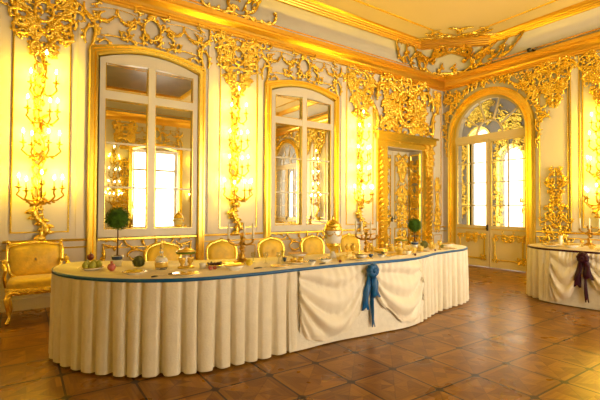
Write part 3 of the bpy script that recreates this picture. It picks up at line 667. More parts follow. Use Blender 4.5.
orn(arch_carving(7), 'gilded carving round the farther arched door, seen only in mirrors', W_RIGHT(7.41, 3.07), group='arch carving seen only in mirrors')

# ---------------------------------------------------------------- neighbouring room behind the glazed doors
NX = 2.6
m = wall_mesh(-2.6, 15.0, 5.0, .3, [(9.6, 10.4, .75, 3.3, True), (10.8, 11.6, .75, 3.3, True), (12.0, 12.8, .75, 3.3, True), (-.98, -.32, .75, 3.75, True), (-.02, .66, .75, 3.1, True), (1.1, 1.75, .75, 3.1, True), (6.0, 6.7, .75, 3.6, True), (7.1, 7.8, .75, 3.6, True)])
struct(m.build('wall_beyond', M_GREYIN, loc=(NX, 0, 0), rz=-PI / 2))
struct(MB().box(.3, NX, 1.9, 2.1, 0, 5.0).build('wall_beyond_side', M_GREYIN))
struct(MB().box(.3, NX + .4, -15.0, 2.2, 4.6, 4.75).build('ceiling_beyond', M_GREYIN))
def beyond(u, z=0, y=0): return (NX - y, -u, z), -PI / 2
for a, b, z1 in ((-.98, -.32, 3.75), (-.02, .66, 3.1), (1.1, 1.75, 3.1), (6.0, 6.7, 3.6), (7.1, 7.8, 3.6)):
    m = MB(); pts0 = [(a - .06, .75)] + arch_pts(a - .06, b + .06, z1 - (b - a) / 2) + [(b + .06, .75)]; pts1 = [(a, .75)] + arch_pts(a, b, z1 - (b - a) / 2) + [(b, .75)]
    n = len(pts0); m.add([(x, y, z) for pts, y in ((pts0, 0), (pts0, -.05), (pts1, -.05), (pts1, .2)) for x, z in pts], [(j * n + i, j * n + i + 1, (j + 1) * n + i + 1, (j + 1) * n + i) for j in range(3) for i in range(n - 1)], False)
    trim(m, M_GOLDF, beyond(0))
for k, (u, w, h, z) in enumerate(((-.17, .28, 2.4, 2.1), (.88, .36, 2.4, 2.1), (-1.3, .4, 2.2, 2.2), (.32, .62, .8, 3.65), (1.42, .62, .8, 3.65), (-.65, .7, .5, 4.25))):
    orn(cluster(w, h, 110 + k, 20, lambda t: .7 + .3 * math.sin(8 * t), .024), ['gilded carving between bright windows seen through the arched glass door', 'gilded carving right of the bright windows seen through the glass door',
        'gilded carving left of the bright windows seen through the glass door', 'gilded crest over a bright window seen through the glass door', 'gilded crest over the rightmost bright window beyond the glass door',
        'gilded crest high above the tallest bright window beyond the glass door'][k], beyond(u, z), 'gilded_wall_ornament', group='carvings beyond the glass door')

# ---------------------------------------------------------------- wall sconces
def flame_mb():
    return MB().lathe([(.0, 0), (.009, .008), (.013, .02), (.009, .04), (.003, .056), (.0, .062)], n=8)
FL = None
def sconce(place, spec, label, zfoot, ztop, lights, lamp=True, group=None, seed=1):
    """spec: (dx, z, out) of each candle pan, measured from the stem"""
    loc, rz = place; t = empty('candle_sconce', loc, rz); tag(t, label, 'wall sconce', group)
    rnd = random.Random(seed); st = MB()
    zs = [zfoot + (ztop - zfoot) * i / 40 for i in range(41)]
    path = [(.035 * math.sin((z - zfoot) * 6.5), -.06 - .015 * math.sin(z * 9), z) for z in zs]
    st.tube(path, [.016 + .008 * math.sin(z * 14) for z in zs], 7)
    st.build('stem', M_GOLDF, t)
    lf = MB()
    for k in range(int((ztop - zfoot - .5) / .075)):
        z = zfoot + .5 + k * .075; s = 1 if k % 2 else -1
        leaf(lf, (0, z), PI / 2 - s * rnd.uniform(.5, 1.5), rnd.uniform(.10, .17), .024, s * rnd.uniform(3, 10), .05, -.06)
        if k % 2 == 0:
            scroll(lf, (.01 * s, z), (0.6 if s > 0 else PI - .6), .24, s * 3, s * rnd.uniform(14, 20), .012, rnd, 2, -.05)
    lf.build('leafwork', M_GOLD, t)
    ft = MB(); z0 = zfoot                                            # S-shaped carved foot
    q = [(.07 * math.sin(i / 12 * 2 * PI), -.05 - .03 * math.sin(i / 12 * PI), z0 + .02 + .46 * i / 12) for i in range(13)]
    ft.tube(q, [.05 - .02 * abs(math.cos(i / 12 * 2 * PI)) for i in range(13)], 8)
    ft.lathe([(.0, -.02), (.06, -.01), (.075, .03), (.04, .07), (.0, .08)], (0, -.05, z0), 10)
    for i in range(9): leaf(ft, (q[i + 2][0], q[i + 2][2]), PI / 2 + (1.1 if i % 2 else -1.1), .15, .03, 6 if i % 2 else -6, .04, -.07)
    ft.ball((0, -.07, z0 + .52), .055, 9)
    for i in range(6): leaf(ft, (0, z0 + .48), PI / 2 + (i - 2.5) * .5, .13, .03, 0, .04, -.07)
    ft.build('carved_foot', M_GOLD, t)
    for dx, z, out in spec:
        s = 1 if dx >= 0 else -1; a = MB(); zr = z - .16
        p = [(0, -.06, zr + .02), (dx * .35, -.06 - out * .45, zr - .045), (dx * .75, -out * .9, zr - .03), (dx * 1.08, -out * 1.03, zr + .035), (dx * .96, -out, zr + .085), (dx, -out, zr + .12)]
        pp = []
        for i in range(len(p) - 1):
            for k in range(3): u = k / 3; pp.append(tuple(p[i][c] * (1 - u) + p[i + 1][c] * u for c in range(3)))
        pp.append(p[-1]); a.tube(pp, .0115, 6)
        a.lathe([(.006, zr + .115), (.036, zr + .126), (.042, zr + .135), (.012, zr + .140), (.014, zr + .16), (.011, zr + .165)], (dx, -out, 0), 10)
        leaf(a, (dx * .5, zr - .03), (-.9 if s > 0 else PI + .9), .08, .018, 4 * s, .02, -.06 - out * .5)
        arm = a.build('candle_arm', M_BRONZE, t)
        c = MB().lathe([(.0095, 0), (.0095, .085), (.006, .09), (0, .09)], n=8).build('candle', M_WAX, arm, loc=(dx, -out, zr + .16))
        global FL
        if lamp:
            fo = flame_mb().build('flame', M_FLAME, arm, loc=(dx, -out, zr + .252)); fo['label'] = 'glowing candle flame'
    for z, e, lx in [(z, e, lx) for z, e in lights for lx in (-.16, .17)]:
        l = bpy.data.lights.new('candle_glow', 'POINT'); l.energy = e * CANDLE_W; l.color = CANDLE; l.shadow_soft_size = .03
        o = bpy.data.objects.new('candle_glow', l); COL.objects.link(o); o.parent = t; o.location = (lx, -.15, z + (.04 if lx > 0 else -.03))
    return t
def SP(cands): return cands
S1 = [(.04, 3.25, .14), (-.13, 2.97, .16), (.15, 3.0, .18), (-.16, 2.63, .18), (.08, 2.60, .26), (.17, 2.63, .16), (-.20, 2.19, .16), (-.11, 2.15, .28), (.07, 2.20, .26), (.20, 2.20, .16),
      (-.24, 1.62, .16), (-.16, 1.57, .28), (0., 1.66, .33), (.14, 1.60, .27), (.24, 1.62, .15)]
S2 = [(.0, 3.25, .14), (-.14, 2.95, .16), (.13, 2.98, .16), (-.17, 2.50, .16), (-.02, 2.47, .28), (.16, 2.52, .16), (-.17, 2.08, .16), (.0, 2.05, .28), (.17, 2.09, .16),
      (-.25, 1.68, .14), (-.13, 1.64, .27), (.03, 1.66, .32), (.15, 1.66, .26), (.25, 1.69, .14)]
LT = [(3.10, 1.), (2.72, 1.1), (2.28, 1.1), (1.74, 1.5)]
sconce(W_BACK(-8.56), S1, 'tall gilded sconce with lit candles on the leftmost wall panel above the armchair', .90, 3.35, LT, seed=1)
sconce(W_BACK(-5.74), S2, 'tall gilded sconce with lit candles between the two mirrored windows', .88, 3.35, LT, seed=2)
sconce(W_BACK(-2.86), S2, 'tall gilded sconce with lit candles just left of the white gilded door', .86, 3.4, LT, seed=3)
sconce(W_RIGHT(3.42), S1, 'gilded sconce with lit candles cut off by the right picture edge', .92, 3.5, LT, seed=4)
LQ = [(3.0, .5), (1.9, .8)]
sconce(W_RIGHT(5.2), S2, 'gilded lit sconce on the right wall, seen only in mirrors', .92, 3.5, LQ, seed=5, group='sconces seen only in mirrors')
for k, x in enumerate((-3.35, -6.2, -9.0)):  # sconces added behind the viewer for warm frontal fill light
    sconce(W_FRONT(x), S2, 'gilded lit sconce between the daylight windows, seen only in mirrors, added for frontal fill', .92, 3.4, LQ, seed=6 + k, group='sconces seen only in mirrors')
for k, u in enumerate((2.6, 6.0)):  # two more added on the unseen end wall to raise the warm fill
    sconce(W_LEFT(u), S2, 'gilded lit sconce on the left end wall, added out of view for warm fill', .92, 3.4, LQ, seed=9 + k, group='sconces seen only in mirrors')

# ---------------------------------------------------------------- chairs
def chair(place, w, d, hb, label, arms=False, group=None, name='gilt_chair', seat_h=.44, round_top=.5, zb0=.50):
    """faces -y; back top at hb"""
    loc, rz = place; t = empty(name, loc, rz); tag(t, label, 'chair' if not arms else 'armchair', group)
    hw = w / 2; yf, yb = -d / 2, d / 2
    def legm(x, y, fwd):
        sx = 1 if x > 0 else -1; m = MB(); zt_ = seat_h - .09
        p = [(x, y, zt_), (x + sx * .02, y + fwd * .025, zt_ * .85), (x + sx * .012, y + fwd * .015, zt_ * .55), (x - sx * .008, y - fwd * .008, zt_ * .25), (x + sx * .006, y + fwd * .012, .05), (x + sx * .018, y + fwd * .03, .018)]
        m.tube(p, [.034, .036, .024, .016, .016, .022], 8); m.ball((x + sx * .018, y + fwd * .03, .022), .022, 8); return m
    for x in (-hw + .035, hw - .035):
        legm(x, yf + .035, -1).build('leg', M_GOLDF, t); legm(x * .9, yb - .03, 1).build('leg', M_GOLDF, t)
    m = MB(); zr = seat_h - .06; n = 28
    def pt(k, e=0.):
        a = 2 * PI * k / n; c_, s_ = math.cos(a), math.sin(a); q = .42
        return ((hw + e) * math.copysign(abs(c_) ** q, c_) * (1 if s_ < 0 else .93), (d / 2 + e) * math.copysign(abs(s_) ** q, s_))
    m.grid(lambda i, j: (*pt(i, (0, .006, .010, .002, -.02)[j]), (seat_h - .105 + .012 * math.cos(4 * PI * i / n), seat_h - .085, seat_h - .055, seat_h - .035, seat_h - .03)[j]), n, 5, True)
    m.v = m.v; 
    for sx in (-1, 0, 1):
        for k in (-1, 1): leaf(m, (sx * hw * .75, seat_h - .07), -PI / 2 + k * .9, .09, .018, k * 5, .02, yf - .012)
    for k in (-1, 1): leaf(m, (0, seat_h - .06), (0 if k > 0 else PI), .16, .02, -k * 3, .02, yf - .015)
    m.build('seat_frame', M_GOLD, t)
    m = MB(); m.grid(lambda i, j: (*[c * (.985, .99, .93, .75, .4, .02)[j] for c in pt(i)], seat_h + (-.035, .012, .04, .055, .063, .066)[j]), n, 6, True); m.build('seat_cushion', M_UPH, t)
    # back: closed outline leaning back
    bw = hw * .94; N = 40; zc = (zb0 + hb) / 2; bh = (hb - zb0) / 2
    def bp(k, sc_=1., y=0.):
        a = 2 * PI * k / N; c_, s_ = math.cos(a), math.sin(a); q = round_top if s_ > 0 else .45
        x = bw * sc_ * math.copysign(abs(c_) ** q, c_) * (1 - .06 * (s_ < 0)); z = zc + bh * sc_ * math.copysign(abs(s_) ** (q if s_ > 0 else .5), s_)
        z += .022 * max(0, 1 - abs(x) / (bw * .5)) * (s_ > 0)
        return (x, yb - .02 + y + (z - zb0) * .16, z)
    m = MB(); m.tube([bp(k) for k in range(N)], [.022 + .005 * math.cos(6 * PI * k / N) for k in range(N)], 7, True)
    yy = yb - .02 + (hb - zb0) * .16
    for k in (-1, 1):
        for q in (.5, 1.1): leaf(m, (0, hb + .0), PI / 2 + k * q, .08, .018, -k * 6, .02, yy - .01)
    if arms:
        for sx in (-1, 1): m.ball((sx * bw * .95, yy, hb - .02), .03, 8); leaf(m, (sx * bw * .9, hb), PI / 2 - sx * .8, .1, .02, sx * 6, .02, yy - .01)
    m.build('back_frame', M_GOLDF, t)
    for sx in (-1, 1):
        MB().tube([(sx * hw * .84, yb - .03, seat_h - .06), (sx * bw * .82, yb - .02, zb0 + .02)], .018, 7).build('back_post', M_GOLDF, t)
    m = MB(); S = (.93, .88, .7, .4, .03)
    m.grid(lambda i, j: bp(i, S[j], (-.004, -.02, -.032, -.04, -.043)[j]), N, 5, True)
    m.grid(lambda i, j: bp(N - i, S[j], (.004, .012, .016, .018, .02)[j]), N, 5, True); m.build('backrest', M_UPH, t)
    if arms:
        for sx in (-1, 1):
            yb2 = yb + .01; m = MB()
            m.tube([(sx * hw * .92, yb2, .66), (sx * hw * 1.02, yb - .12, .665), (sx * hw * 1.06, yf + .22, .655), (sx * hw * 1.05, yf + .14, .64), (sx * hw * 1.0, yf + .12, .60), (sx * hw * 1.04, yf + .17, .52), (sx * hw * .97, yf + .18, seat_h - .04)],
                   [.018, .019, .022, .026, .02, .018, .022], 8)
            arm = m.build('armrest', M_GOLDF, t)
            MB().tube([(sx * hw * 1.01, yb - .10, .675), (sx * hw * 1.04, yb - .18, .69), (sx * hw * 1.06, yf + .26, .68)], [.02, .03, .02], 8).build('arm_pad', M_UPH, arm)
    return t
chair(((-8.60, -.52, 0), .04), .62, .46, .87, 'gilded carved armchair with golden damask seat against the left wall panel', True, name='gilt_armchair', round_top=.28, zb0=.47)
CH = [(-7.30, 'round-backed gilded chair with golden upholstery behind the glass decanter'), (-6.52, 'round-backed gilded chair behind the left end candelabrum and grape dish'),
      (-5.75, 'round-backed gilded chair behind the stemmed glasses left of the urn'), (-5.0, 'round-backed gilded chair just left of the tall white and gold urn'), (-4.24, 'round-backed gilded chair right of the urn, farthest from the left end')]
for x, lab in CH: chair(((x, -1.50, 0), 0), .45, .44, .88, lab, group='gilded chairs behind the long table', round_top=.62, zb0=.53)

# ---------------------------------------------------------------- draped tables
def catmull(P, per=24):
    out = []; n = len(P)
    for i in range(n):
        a, b, c, d = P[i - 1], P[i], P[(i + 1) % n], P[(i + 2) % n]
        for k in range(per):
            t = k / per; out.append(tuple(.5 * (2 * b[q] + (c[q] - a[q]) * t + (2 * a[q] - 5 * b[q] + 4 * c[q] - d[q]) * t * t + (3 * b[q] - a[q] - 3 * c[q] + d[q]) * t ** 3) for q in (0, 1)))
    return out
def resample(P, ds):
    n = len(P); L = [0]
    for i in range(n): a, b = P[i], P[(i + 1) % n]; L.append(L[-1] + math.dist(a, b))
    tot = L[-1]; m = int(tot / ds); out = []; j = 0
    for i in range(m):
        s = tot * i / m
        while L[j + 1] < s: j += 1
        t = (s - L[j]) / (L[j + 1] - L[j]); a, b = P[j], P[(j + 1) % n]; out.append((a[0] + (b[0] - a[0]) * t, a[1] + (b[1] - a[1]) * t))
    return out, tot
TH = .78
def draped_table(P, swag_range, bow_pt, m_trim, label, label_trim, swag_h, pl=(.14, .11)):
    pts, tot = resample(catmull(P), .012); n = len(pts); ds = tot / n
    nor = []
    for i in range(n):
        a, b = pts[i - 1], pts[(i + 1) % n]; tx, ty = b[0] - a[0], b[1] - a[1]; l = math.hypot(tx, ty); nor.append((-ty / l, tx / l))
    # outline runs counter-clockwise seen from above -> outward normal is (ty, -tx)
    area = sum(pts[i - 1][0] * pts[i][1] - pts[i][0] * pts[i - 1][1] for i in range(n)) / 2
    sg = -1 if area > 0 else 1; nor = [(sg * a, sg * b) for a, b in nor]
    near = lambda q: min(range(n), key=lambda i: math.dist(pts[i], q))
    i0, i1, ib = near(swag_range[0]), near(swag_range[1]), near(bow_pt)
    cx_, cy_ = sum(p[0] for p in pts) / n, sum(p[1] for p in pts) / n
    t = empty('banquet_table', (cx_, cy_, 0)); tag(t, label, 'table')
    C = lambda x, y, z: (x - cx_, y - cy_, z)
    m = MB()                                       # cloth top with a slightly turned edge
    vs = [C(*p, TH) for p in pts]; m.add([C(p[0] + q[0] * .004, p[1] + q[1] * .004, TH - .012) for p, q in zip(pts, nor)] + vs, [(i, (i + 1) % n, n + (i + 1) % n, n + i) for i in range(n)] + [tuple(range(n, 2 * n))])
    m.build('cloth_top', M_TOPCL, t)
    m = MB(); m.add([C(p[0] - q[0] * .03, p[1] - q[1] * .03, z) for z in (TH - .03, TH - .006) for p, q in zip(pts, nor)], [(i, (i + 1) % n, n + (i + 1) % n, n + i) for i in range(n)] + [tuple(range(n, 2 * n)), tuple(range(n - 1, -1, -1))], False)
    m.build('table_board', M_STEM, t)
    for q in (.12, .5, .88):
        for s in (0, 1):
            k = int(n * ((q * .45) if s else 1 - q * .45)) % n; x, y = pts[k][0] - nor[k][0] * .18, pts[k][1] - nor[k][1] * .18
            MB().lathe([(.02, 0), (.028, .3), (.03, TH - .03)], C(x, y, 0), 8).build('leg', M_STEM, t)
    tr = MB(); tr.grid(lambda i, j: C(pts[i][0] + nor[i][0] * (.002, .012, .014, .006)[j], pts[i][1] + nor[i][1] * (.002, .012, .014, .006)[j], (TH - .001, TH - .003, TH - .026, TH - .03)[j]), n, 4, True)
    tr = tr.build('ribbon_trim', m_trim, t); tr['label'] = label_trim
    rows = 13; inside = lambda i: i0 <= i <= i1 if i0 <= i1 else (i >= i0 or i <= i1)
    idx = [i for i in list(range(i1, n)) + list(range(0, i0 + 1))] if i0 <= i1 else list(range(i1, i0 + 1))
    rnd = random.Random(3); Lp = len(idx)
    # pleat phase accumulates so that every pleat gets its own width
    ph = []; c = 0.; wdt = pl[1]; last = 0
    for j in range(Lp):
        c += ds / wdt; ph.append(c)
        if int(c) != last: last = int(c); wdt = (pl[1] if j < Lp * .5 else pl[0]) * rnd.uniform(.85, 1.15)
    lean = [rnd.uniform(-.012, .012) for _ in range(400)]; dep = [rnd.uniform(.8, 1.2) for _ in range(400)]
    j_right = lambda k: max(0., min(1., (pts[k][0] + 5.2) / .6)) if pts[k][0] < -3.0 else .3
    def skirt(i, j):
        k = idx[i] % n; tt = j / (rows - 1); z = TH - .03 - (TH - .045) * tt
        fr = ph[i] % 1; q = int(ph[i]); g = min(fr, 1 - fr); prof = min(1, (g / (.17 + .16 * (j_right(idx[i] % n))))) ** .65; rise = .35 * math.sin(PI * fr) * math.cos(PI * (fr - .5) + .5 * math.sin(q * 1.7))
        off = .010 + .006 * tt + (.018 + .064 * tt ** .7) * (1 + .45 * j_right(k)) * (prof - 1.0 + rise * .5) * dep[q]
        s = lean[q] * tt; tx, ty = nor[k][1], -nor[k][0]
        return C(pts[k][0] + nor[k][0] * off + tx * s, pts[k][1] + nor[k][1] * off + ty * s, z)
    m = MB(); m.grid(skirt, Lp, rows); m.build('pleated_skirt', M_CLOTH, t)
    sidx = list(range(i0, i1 + 1)) if i0 <= i1 else list(range(i0, n)) + list(range(0, i1 + 1)); Ls = len(sidx)
    uidx = list(range(sidx[0] - 9, sidx[0])) + sidx + list(range(sidx[-1] + 1, sidx[-1] + 10))
    m = MB(); m.grid(lambda i, j: C(*[pts[uidx[i] % n][c] + nor[uidx[i] % n][c] * (.002 + .02 * j / 9 + .006 * math.sin(i * .11) * j / 9) for c in (0, 1)], TH - .03 - (TH - .042) * j / 9), Ls + 18, 10)
    m.build('underskirt', M_UNDER, t)
    b = sidx.index(ib) if ib in sidx else Ls // 2
    for a0, a1, H, sd in ((-3, b, swag_h[0], 1), (b, Ls + 2, swag_h[1], -1)):
        nu, nv = 72, 34
        def Hh(a):                                          # length of the drape by piecewise interpolation
            for (p, h0), (q, h1) in zip(H, H[1:]):
                if p <= a <= q: u = (a - p) / (q - p); u = u * u * (3 - 2 * u); return h0 + (h1 - h0) * u
            return H[-1][1]
        def sw(i, j):
            a = i / (nu - 1); v = j / (nv - 1); fi = a0 + (a1 - a0) * a; fi = max(0, min(Ls - 1, fi)); k = sidx[int(fi)] % n; k2 = sidx[min(Ls - 1, int(fi) + 1)] % n; u = fi - int(fi)
            px, py = pts[k][0] * (1 - u) + pts[k2][0] * u, pts[k][1] * (1 - u) + pts[k2][1] * u; nx, ny = nor[k]
            h = Hh(a); z = TH - .028 - h * v
            g = a if sd > 0 else 1 - a                      # 1 at the bow
            d = h * v; Hs = .05 + .80 * max(0, math.sin(PI * min(1, max(0, (1 - g) * .86 + .03)))) ** 1.1      # sag of the catenary folds
            f = d / Hs * 3.6 + .25 * math.sin(5 * g + sd) + .3 * g; q = int(f); fr = f - q; am = (1., .55, 1.15, .7, 1.2, .6, .9, .8, .7, .6, .5)[min(10, q)]
            fold = am * (max(0, math.sin(PI * fr)) ** 1.4 - .4) * .062 * max(0, math.sin(PI * min(1, v * .9 + .08))) ** .5 * min(1, .25 + 1.6 * (1 - g)) * (1 if f < 7 else max(0, 8 - f))
            vert = math.sin(2 * PI * 6 * g * (1 + .5 * g)) * .010 * (1 - v) ** 1.5 * g + .004 * math.sin(2 * PI * 3.3 * g + 1) * (1 - v)
            belly = .012 + .05 * math.sin(PI * .62 * v) * math.sin(PI * (.03 + .9 * a)) + .008 * v
            off = belly + fold + vert
            if v > .96: off -= .012
            tx, ty = nor[k][1], -nor[k][0]; 
            return C(px + nx * off, py + ny * off, z)
        m = MB(); m.grid(sw, nu, nv); m.build('swag', M_SATIN, t)
    # bow: rosette of loops and three tails
    bx, by = pts[ib]; nx, ny = nor[ib]; bw = empty('bow', C(bx + nx * .05, by + ny * .05, 0)); bw.parent = t; bw['label'] = label_trim.split()[0] + ' satin bow with long tails'
    ang = math.atan2(ny, nx) + PI / 2; bw.rotation_euler = (0, 0, ang)         # local -y points outwards
    m = MB(); zc = TH - .085
    for k in range(9):
        a = 2 * PI * k / 9 + .2; r = .052
        m.tube([(math.cos(a) * r * u, -.02 - .035 * math.sin(PI * u / 1.35), zc + math.sin(a) * r * u) for u in (.1, .5, .9, 1.25, 1.4)], [.012, .026, .032, .024, .008], 7, flat=.7)
    m.ball((0, -.055, zc), .028, 10); m.build('rosette', m_trim, bw)
    def tail(x0, w0, w1, z0, z1, dx, y):
        m = MB(); N_ = 14
        def g(i, j):
            u = i / (N_ - 1); w = w0 + (w1 - w0) * u; x = x0 + dx * u + (j - 2) / 2 * w / 2 + .006 * math.sin(u * 7); z = z0 + (z1 - z0) * u
            if i == N_ - 1: z += (.05 if j == 2 else 0)
            return (x, y - .012 * math.cos((j - 2) * 1.6) - .012 * math.sin(u * 9 + j), z)
        m.grid(g, N_, 5); m.build('tail', m_trim, bw, solid=.003)
    tail(-.035, .05, .10, zc - .03, zc - .41, -.045, -.02); tail(.03, .05, .12, zc - .03, zc - .29, .03, -.025); tail(.005, .03, .045, zc - .03, zc - .60, .03, -.01)
    return t, pts, nor
P1 = [(-8.28,-1.66),(-8.45,-1.82),(-8.52,-2.1),(-8.47,-2.4),(-8.3,-2.72),(-8.0,-3.02),(-7.6,-3.2),(-7.1,-3.24),(-6.57,-3.22),(-5.95,-3.22),(-5.4,-3.27),(-5.0,-3.26),(-4.68,-3.17),(-4.36,-3.06),(-3.97,-3.0),(-3.6,-2.95),(-3.28,-2.8),(-3.1,-2.55),(-3.12,-2.3),(-3.35,-2.14),(-3.8,-2.15),(-4.6,-2.3),(-5.4,-2.42),(-6.2,-2.38),(-7.0,-2.24),(-7.6,-2.02),(-8.0,-1.74)]
H1 = ([(0, .58), (.2, .67), (.38, .70), (.65, .66), (.85, .52), (1, .30)], [(0, .26), (.25, .48), (.55, .66), (.8, .70), (1, .62)])
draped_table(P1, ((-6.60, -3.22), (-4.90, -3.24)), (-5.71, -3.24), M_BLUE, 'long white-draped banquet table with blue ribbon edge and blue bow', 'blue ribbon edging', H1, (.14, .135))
P2 = [(-1.45,-3.10),(-1.8,-3.07),(-2.15,-3.14),(-2.37,-3.34),(-2.46,-3.6),(-2.44,-4.0),(-2.38,-4.5),(-2.36,-5.2),(-2.4,-5.9),(-2.2,-6.3),(-1.8,-6.4),(-1.35,-6.3),(-1.15,-5.9),(-1.15,-5.2),(-1.15,-4.4),(-1.12,-3.7),(-1.18,-3.2)]
H2 = ([(0, .70), (.3, .71), (.6, .64), (.85, .45), (1, .22)], [(0, .22), (.25, .48), (.55, .66), (.8, .70), (1, .62)])
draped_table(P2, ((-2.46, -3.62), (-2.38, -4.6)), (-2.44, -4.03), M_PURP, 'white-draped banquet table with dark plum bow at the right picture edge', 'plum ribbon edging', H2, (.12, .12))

# ---------------------------------------------------------------- things on the tables
def solo(mb, name, m, loc, label, cat, group=None, rz=0.): return tag(mb.build(name, m, loc=loc, rz=rz), label, cat, group)
def root(name, loc, label, cat, group=None, rz=0.): return tag(empty(name, loc, rz), label, cat, group)
PLATE = [(0, .004), (.5, .004), (.55, .0), (.6, .004), (1., .016), (1.0, .019), (.62, .010), (0, .008)]
def plate(xy, r, label, m=None, rim=None, group='plates laid on the long table', h=1., z=TH):
    t = root('dinner_plate', (xy[0], xy[1], z), label, 'plate', group)
    MB().lathe([(a * r, b * h) for a, b in PLATE], n=24).build('dish', m or M_PORC, t)
    MB().lathe([(r * .985, .0165 * h), (r * 1.005, .0185 * h), (r * .97, .0195 * h)], n=24).build('rim', rim or M_YGLASS, t); return t
def bowl(xy, r, h, label, m=None, z=TH, name='bowl', group=None, rim=None):
    t = root(name, (xy[0], xy[1], z), label, 'bowl', group)
    MB().lathe([(r * .45, 0), (r * .45, h * .12), (r * .7, h * .35), (r, h), (r * .94, h), (r * .62, h * .4), (0, h * .2)], n=22).build('body', m or M_PORC, t)
    MB().lathe([(r * .94, h), (r, h + .003), (r * 1.02, h - .003)], n=22).build('rim', rim or M_YGLASS, t); return t
def topiary(xy, hb, rb, pot_r, pot_h, label, seed, z=TH):
    t = root('topiary_tree', (xy[0], xy[1], z), label, 'potted plant')
    p = MB().lathe([(0, 0), (pot_r * .72, 0), (pot_r * .75, .01), (pot_r * .95, pot_h), (pot_r * .88, pot_h), (pot_r * .84, pot_h - .015), (0, pot_h - .02)], n=20).build('pot', M_PORC, t)
    MB().lathe([(pot_r * .88, pot_h * .62), (pot_r * .915, pot_h * .62), (pot_r * .975, pot_h * .95), (pot_r * .93, pot_h * .95)], n=20).build('blue_band', M_PBLUE, p)
    MB().ball((0, 0, pot_h - .01), pot_r * .84, 10, .35).build('soil', M_SOIL, t)
    MB().tube([(0, 0, pot_h - .01), (.004, 0, (pot_h + hb) / 2), (0, 0, hb)], [.008, .006, .006], 7).build('trunk', M_STEM, t)
    rnd = random.Random(seed); m = MB(); m.ball((0, 0, hb), rb * .8, 14)
    for k in range(900):
        a, c = rnd.uniform(0, 2 * PI), rnd.uniform(-1, 1); s = math.sqrt(1 - c * c); d = Vector((s * math.cos(a), s * math.sin(a), c)); q = rb * rnd.uniform(.74, .97)
        u = d.orthogonal().normalized(); u.rotate(Matrix.Rotation(rnd.uniform(0, 6.28), 3, d)); v = d.cross(u); p0 = d * q + Vector((0, 0, hb)); l = rb * rnd.uniform(.12, .2)
        tip = p0 + (u + d * rnd.uniform(.2, 1.0)).normalized() * l
        m.add([p0 - v * l * .35, p0 + u * l * .5 + d * l * .25, p0 + v * l * .35, tip], [(0, 1, 2), (1, 3, 2), (0, 3, 1)], False)
    m.build('foliage', M_LEAF, t); return t
def candelabrum(xy, H, label, z=TH, s=1., rz=0., arms=3, group='candelabra on the tables'):
    t = root('candelabrum', (xy[0], xy[1], z), label, 'candelabrum', group, rz)
    MB().lathe([(0, 0), (.065 * s, 0), (.068 * s, .012), (.045 * s, .03), (.02 * s, .055), (.03 * s, .075), (.014 * s, .10)], n=16).build('base', M_BRONZE, t)
    hs = H * .62; st = MB(); st.tube([(.008 * math.sin(i * 1.3), .006 * math.cos(i), .08 + (hs - .08) * i / 10) for i in range(11)], [(.018 + .007 * math.sin(i * 2)) * s for i in range(11)], 8)
    rnd = random.Random(4)
    for i in range(7): leaf(st, (0, .1 + i * (hs - .1) / 7), PI / 2 + (1 if i % 2 else -1), .06 * s, .013, 5 if i % 2 else -5, .02, -.01)
    st.build('stem', M_BRONZE, t)
    st = MB().ball((0, 0, hs + .03), .02, 8); 
    for i in range(5): leaf(st, (0, hs), PI / 2 + (i - 2) * .4, .09, .014, 0, .01, 0)
    st.build('finial', M_BRONZE, t)
    for k in range(arms):
        a = 2 * PI * k / arms + .2; c_, s_ = math.cos(a), math.sin(a); r = .115 * s; a_ = MB()
        a_.tube([(0, 0, hs * .82), (c_ * r * .4, s_ * r * .4, hs * .74), (c_ * r * .8, s_ * r * .8, hs * .80), (c_ * r, s_ * r, hs * .90), (c_ * r, s_ * r, hs * .95)], .011, 7)
        a_.lathe([(.006, hs * .93), (.024, hs * .95), (.026, hs * .965), (.012, hs * .97), (.013, hs * 1.01), (.009, hs * 1.015)], (c_ * r, s_ * r, 0), 10)
        arm = a_.build('candle_arm', M_BRONZE, t)
        MB().lathe([(.013, 0), (.0125, H - hs * 1.01), (.006, H - hs + .006), (0, H - hs + .006)], n=10).build('candle', M_WAX, arm, loc=(c_ * r, s_ * r, hs * 1.01))
    return t
def wineglass(xy, h, r, label, z=TH, m=None, group='stemmed glasses on the long table'):
    t = root('wine_glass', (xy[0], xy[1], z), label, 'glass', group)
    MB().lathe([(0, 0), (r * .9, 0), (r * .9, .003), (.006, .008), (.005, h * .45)], n=14).build('foot', m or M_THIN, t)
    MB().lathe([(.005, h * .45), (r * .7, h * .55), (r, h * .75), (r * .9, h), (r * .86, h), (r * .93, h * .75), (r * .64, h * .57), (0, h * .5)], n=16).build('cup', m or M_THIN, t); return t
def knife(xy, L, rz, label, group='cutlery on the long table', z=TH):
    t = root('table_knife', (xy[0], xy[1], z), label, 'cutlery', group, rz)
    MB().tube([(-L * .5, 0, .006), (-L * .3, 0, .007), (-L * .08, 0, .006)], [.005, .007, .005], 6).build('handle', M_DARK, t)
    MB().box(-L * .08, L * .5, -.007, .007, .003, .0055).build('blade', M_SILVER, t); return t
def piece(mb, m, name, xyz, label, cat, group=None): return solo(mb, name, m, xyz, label, cat, group)

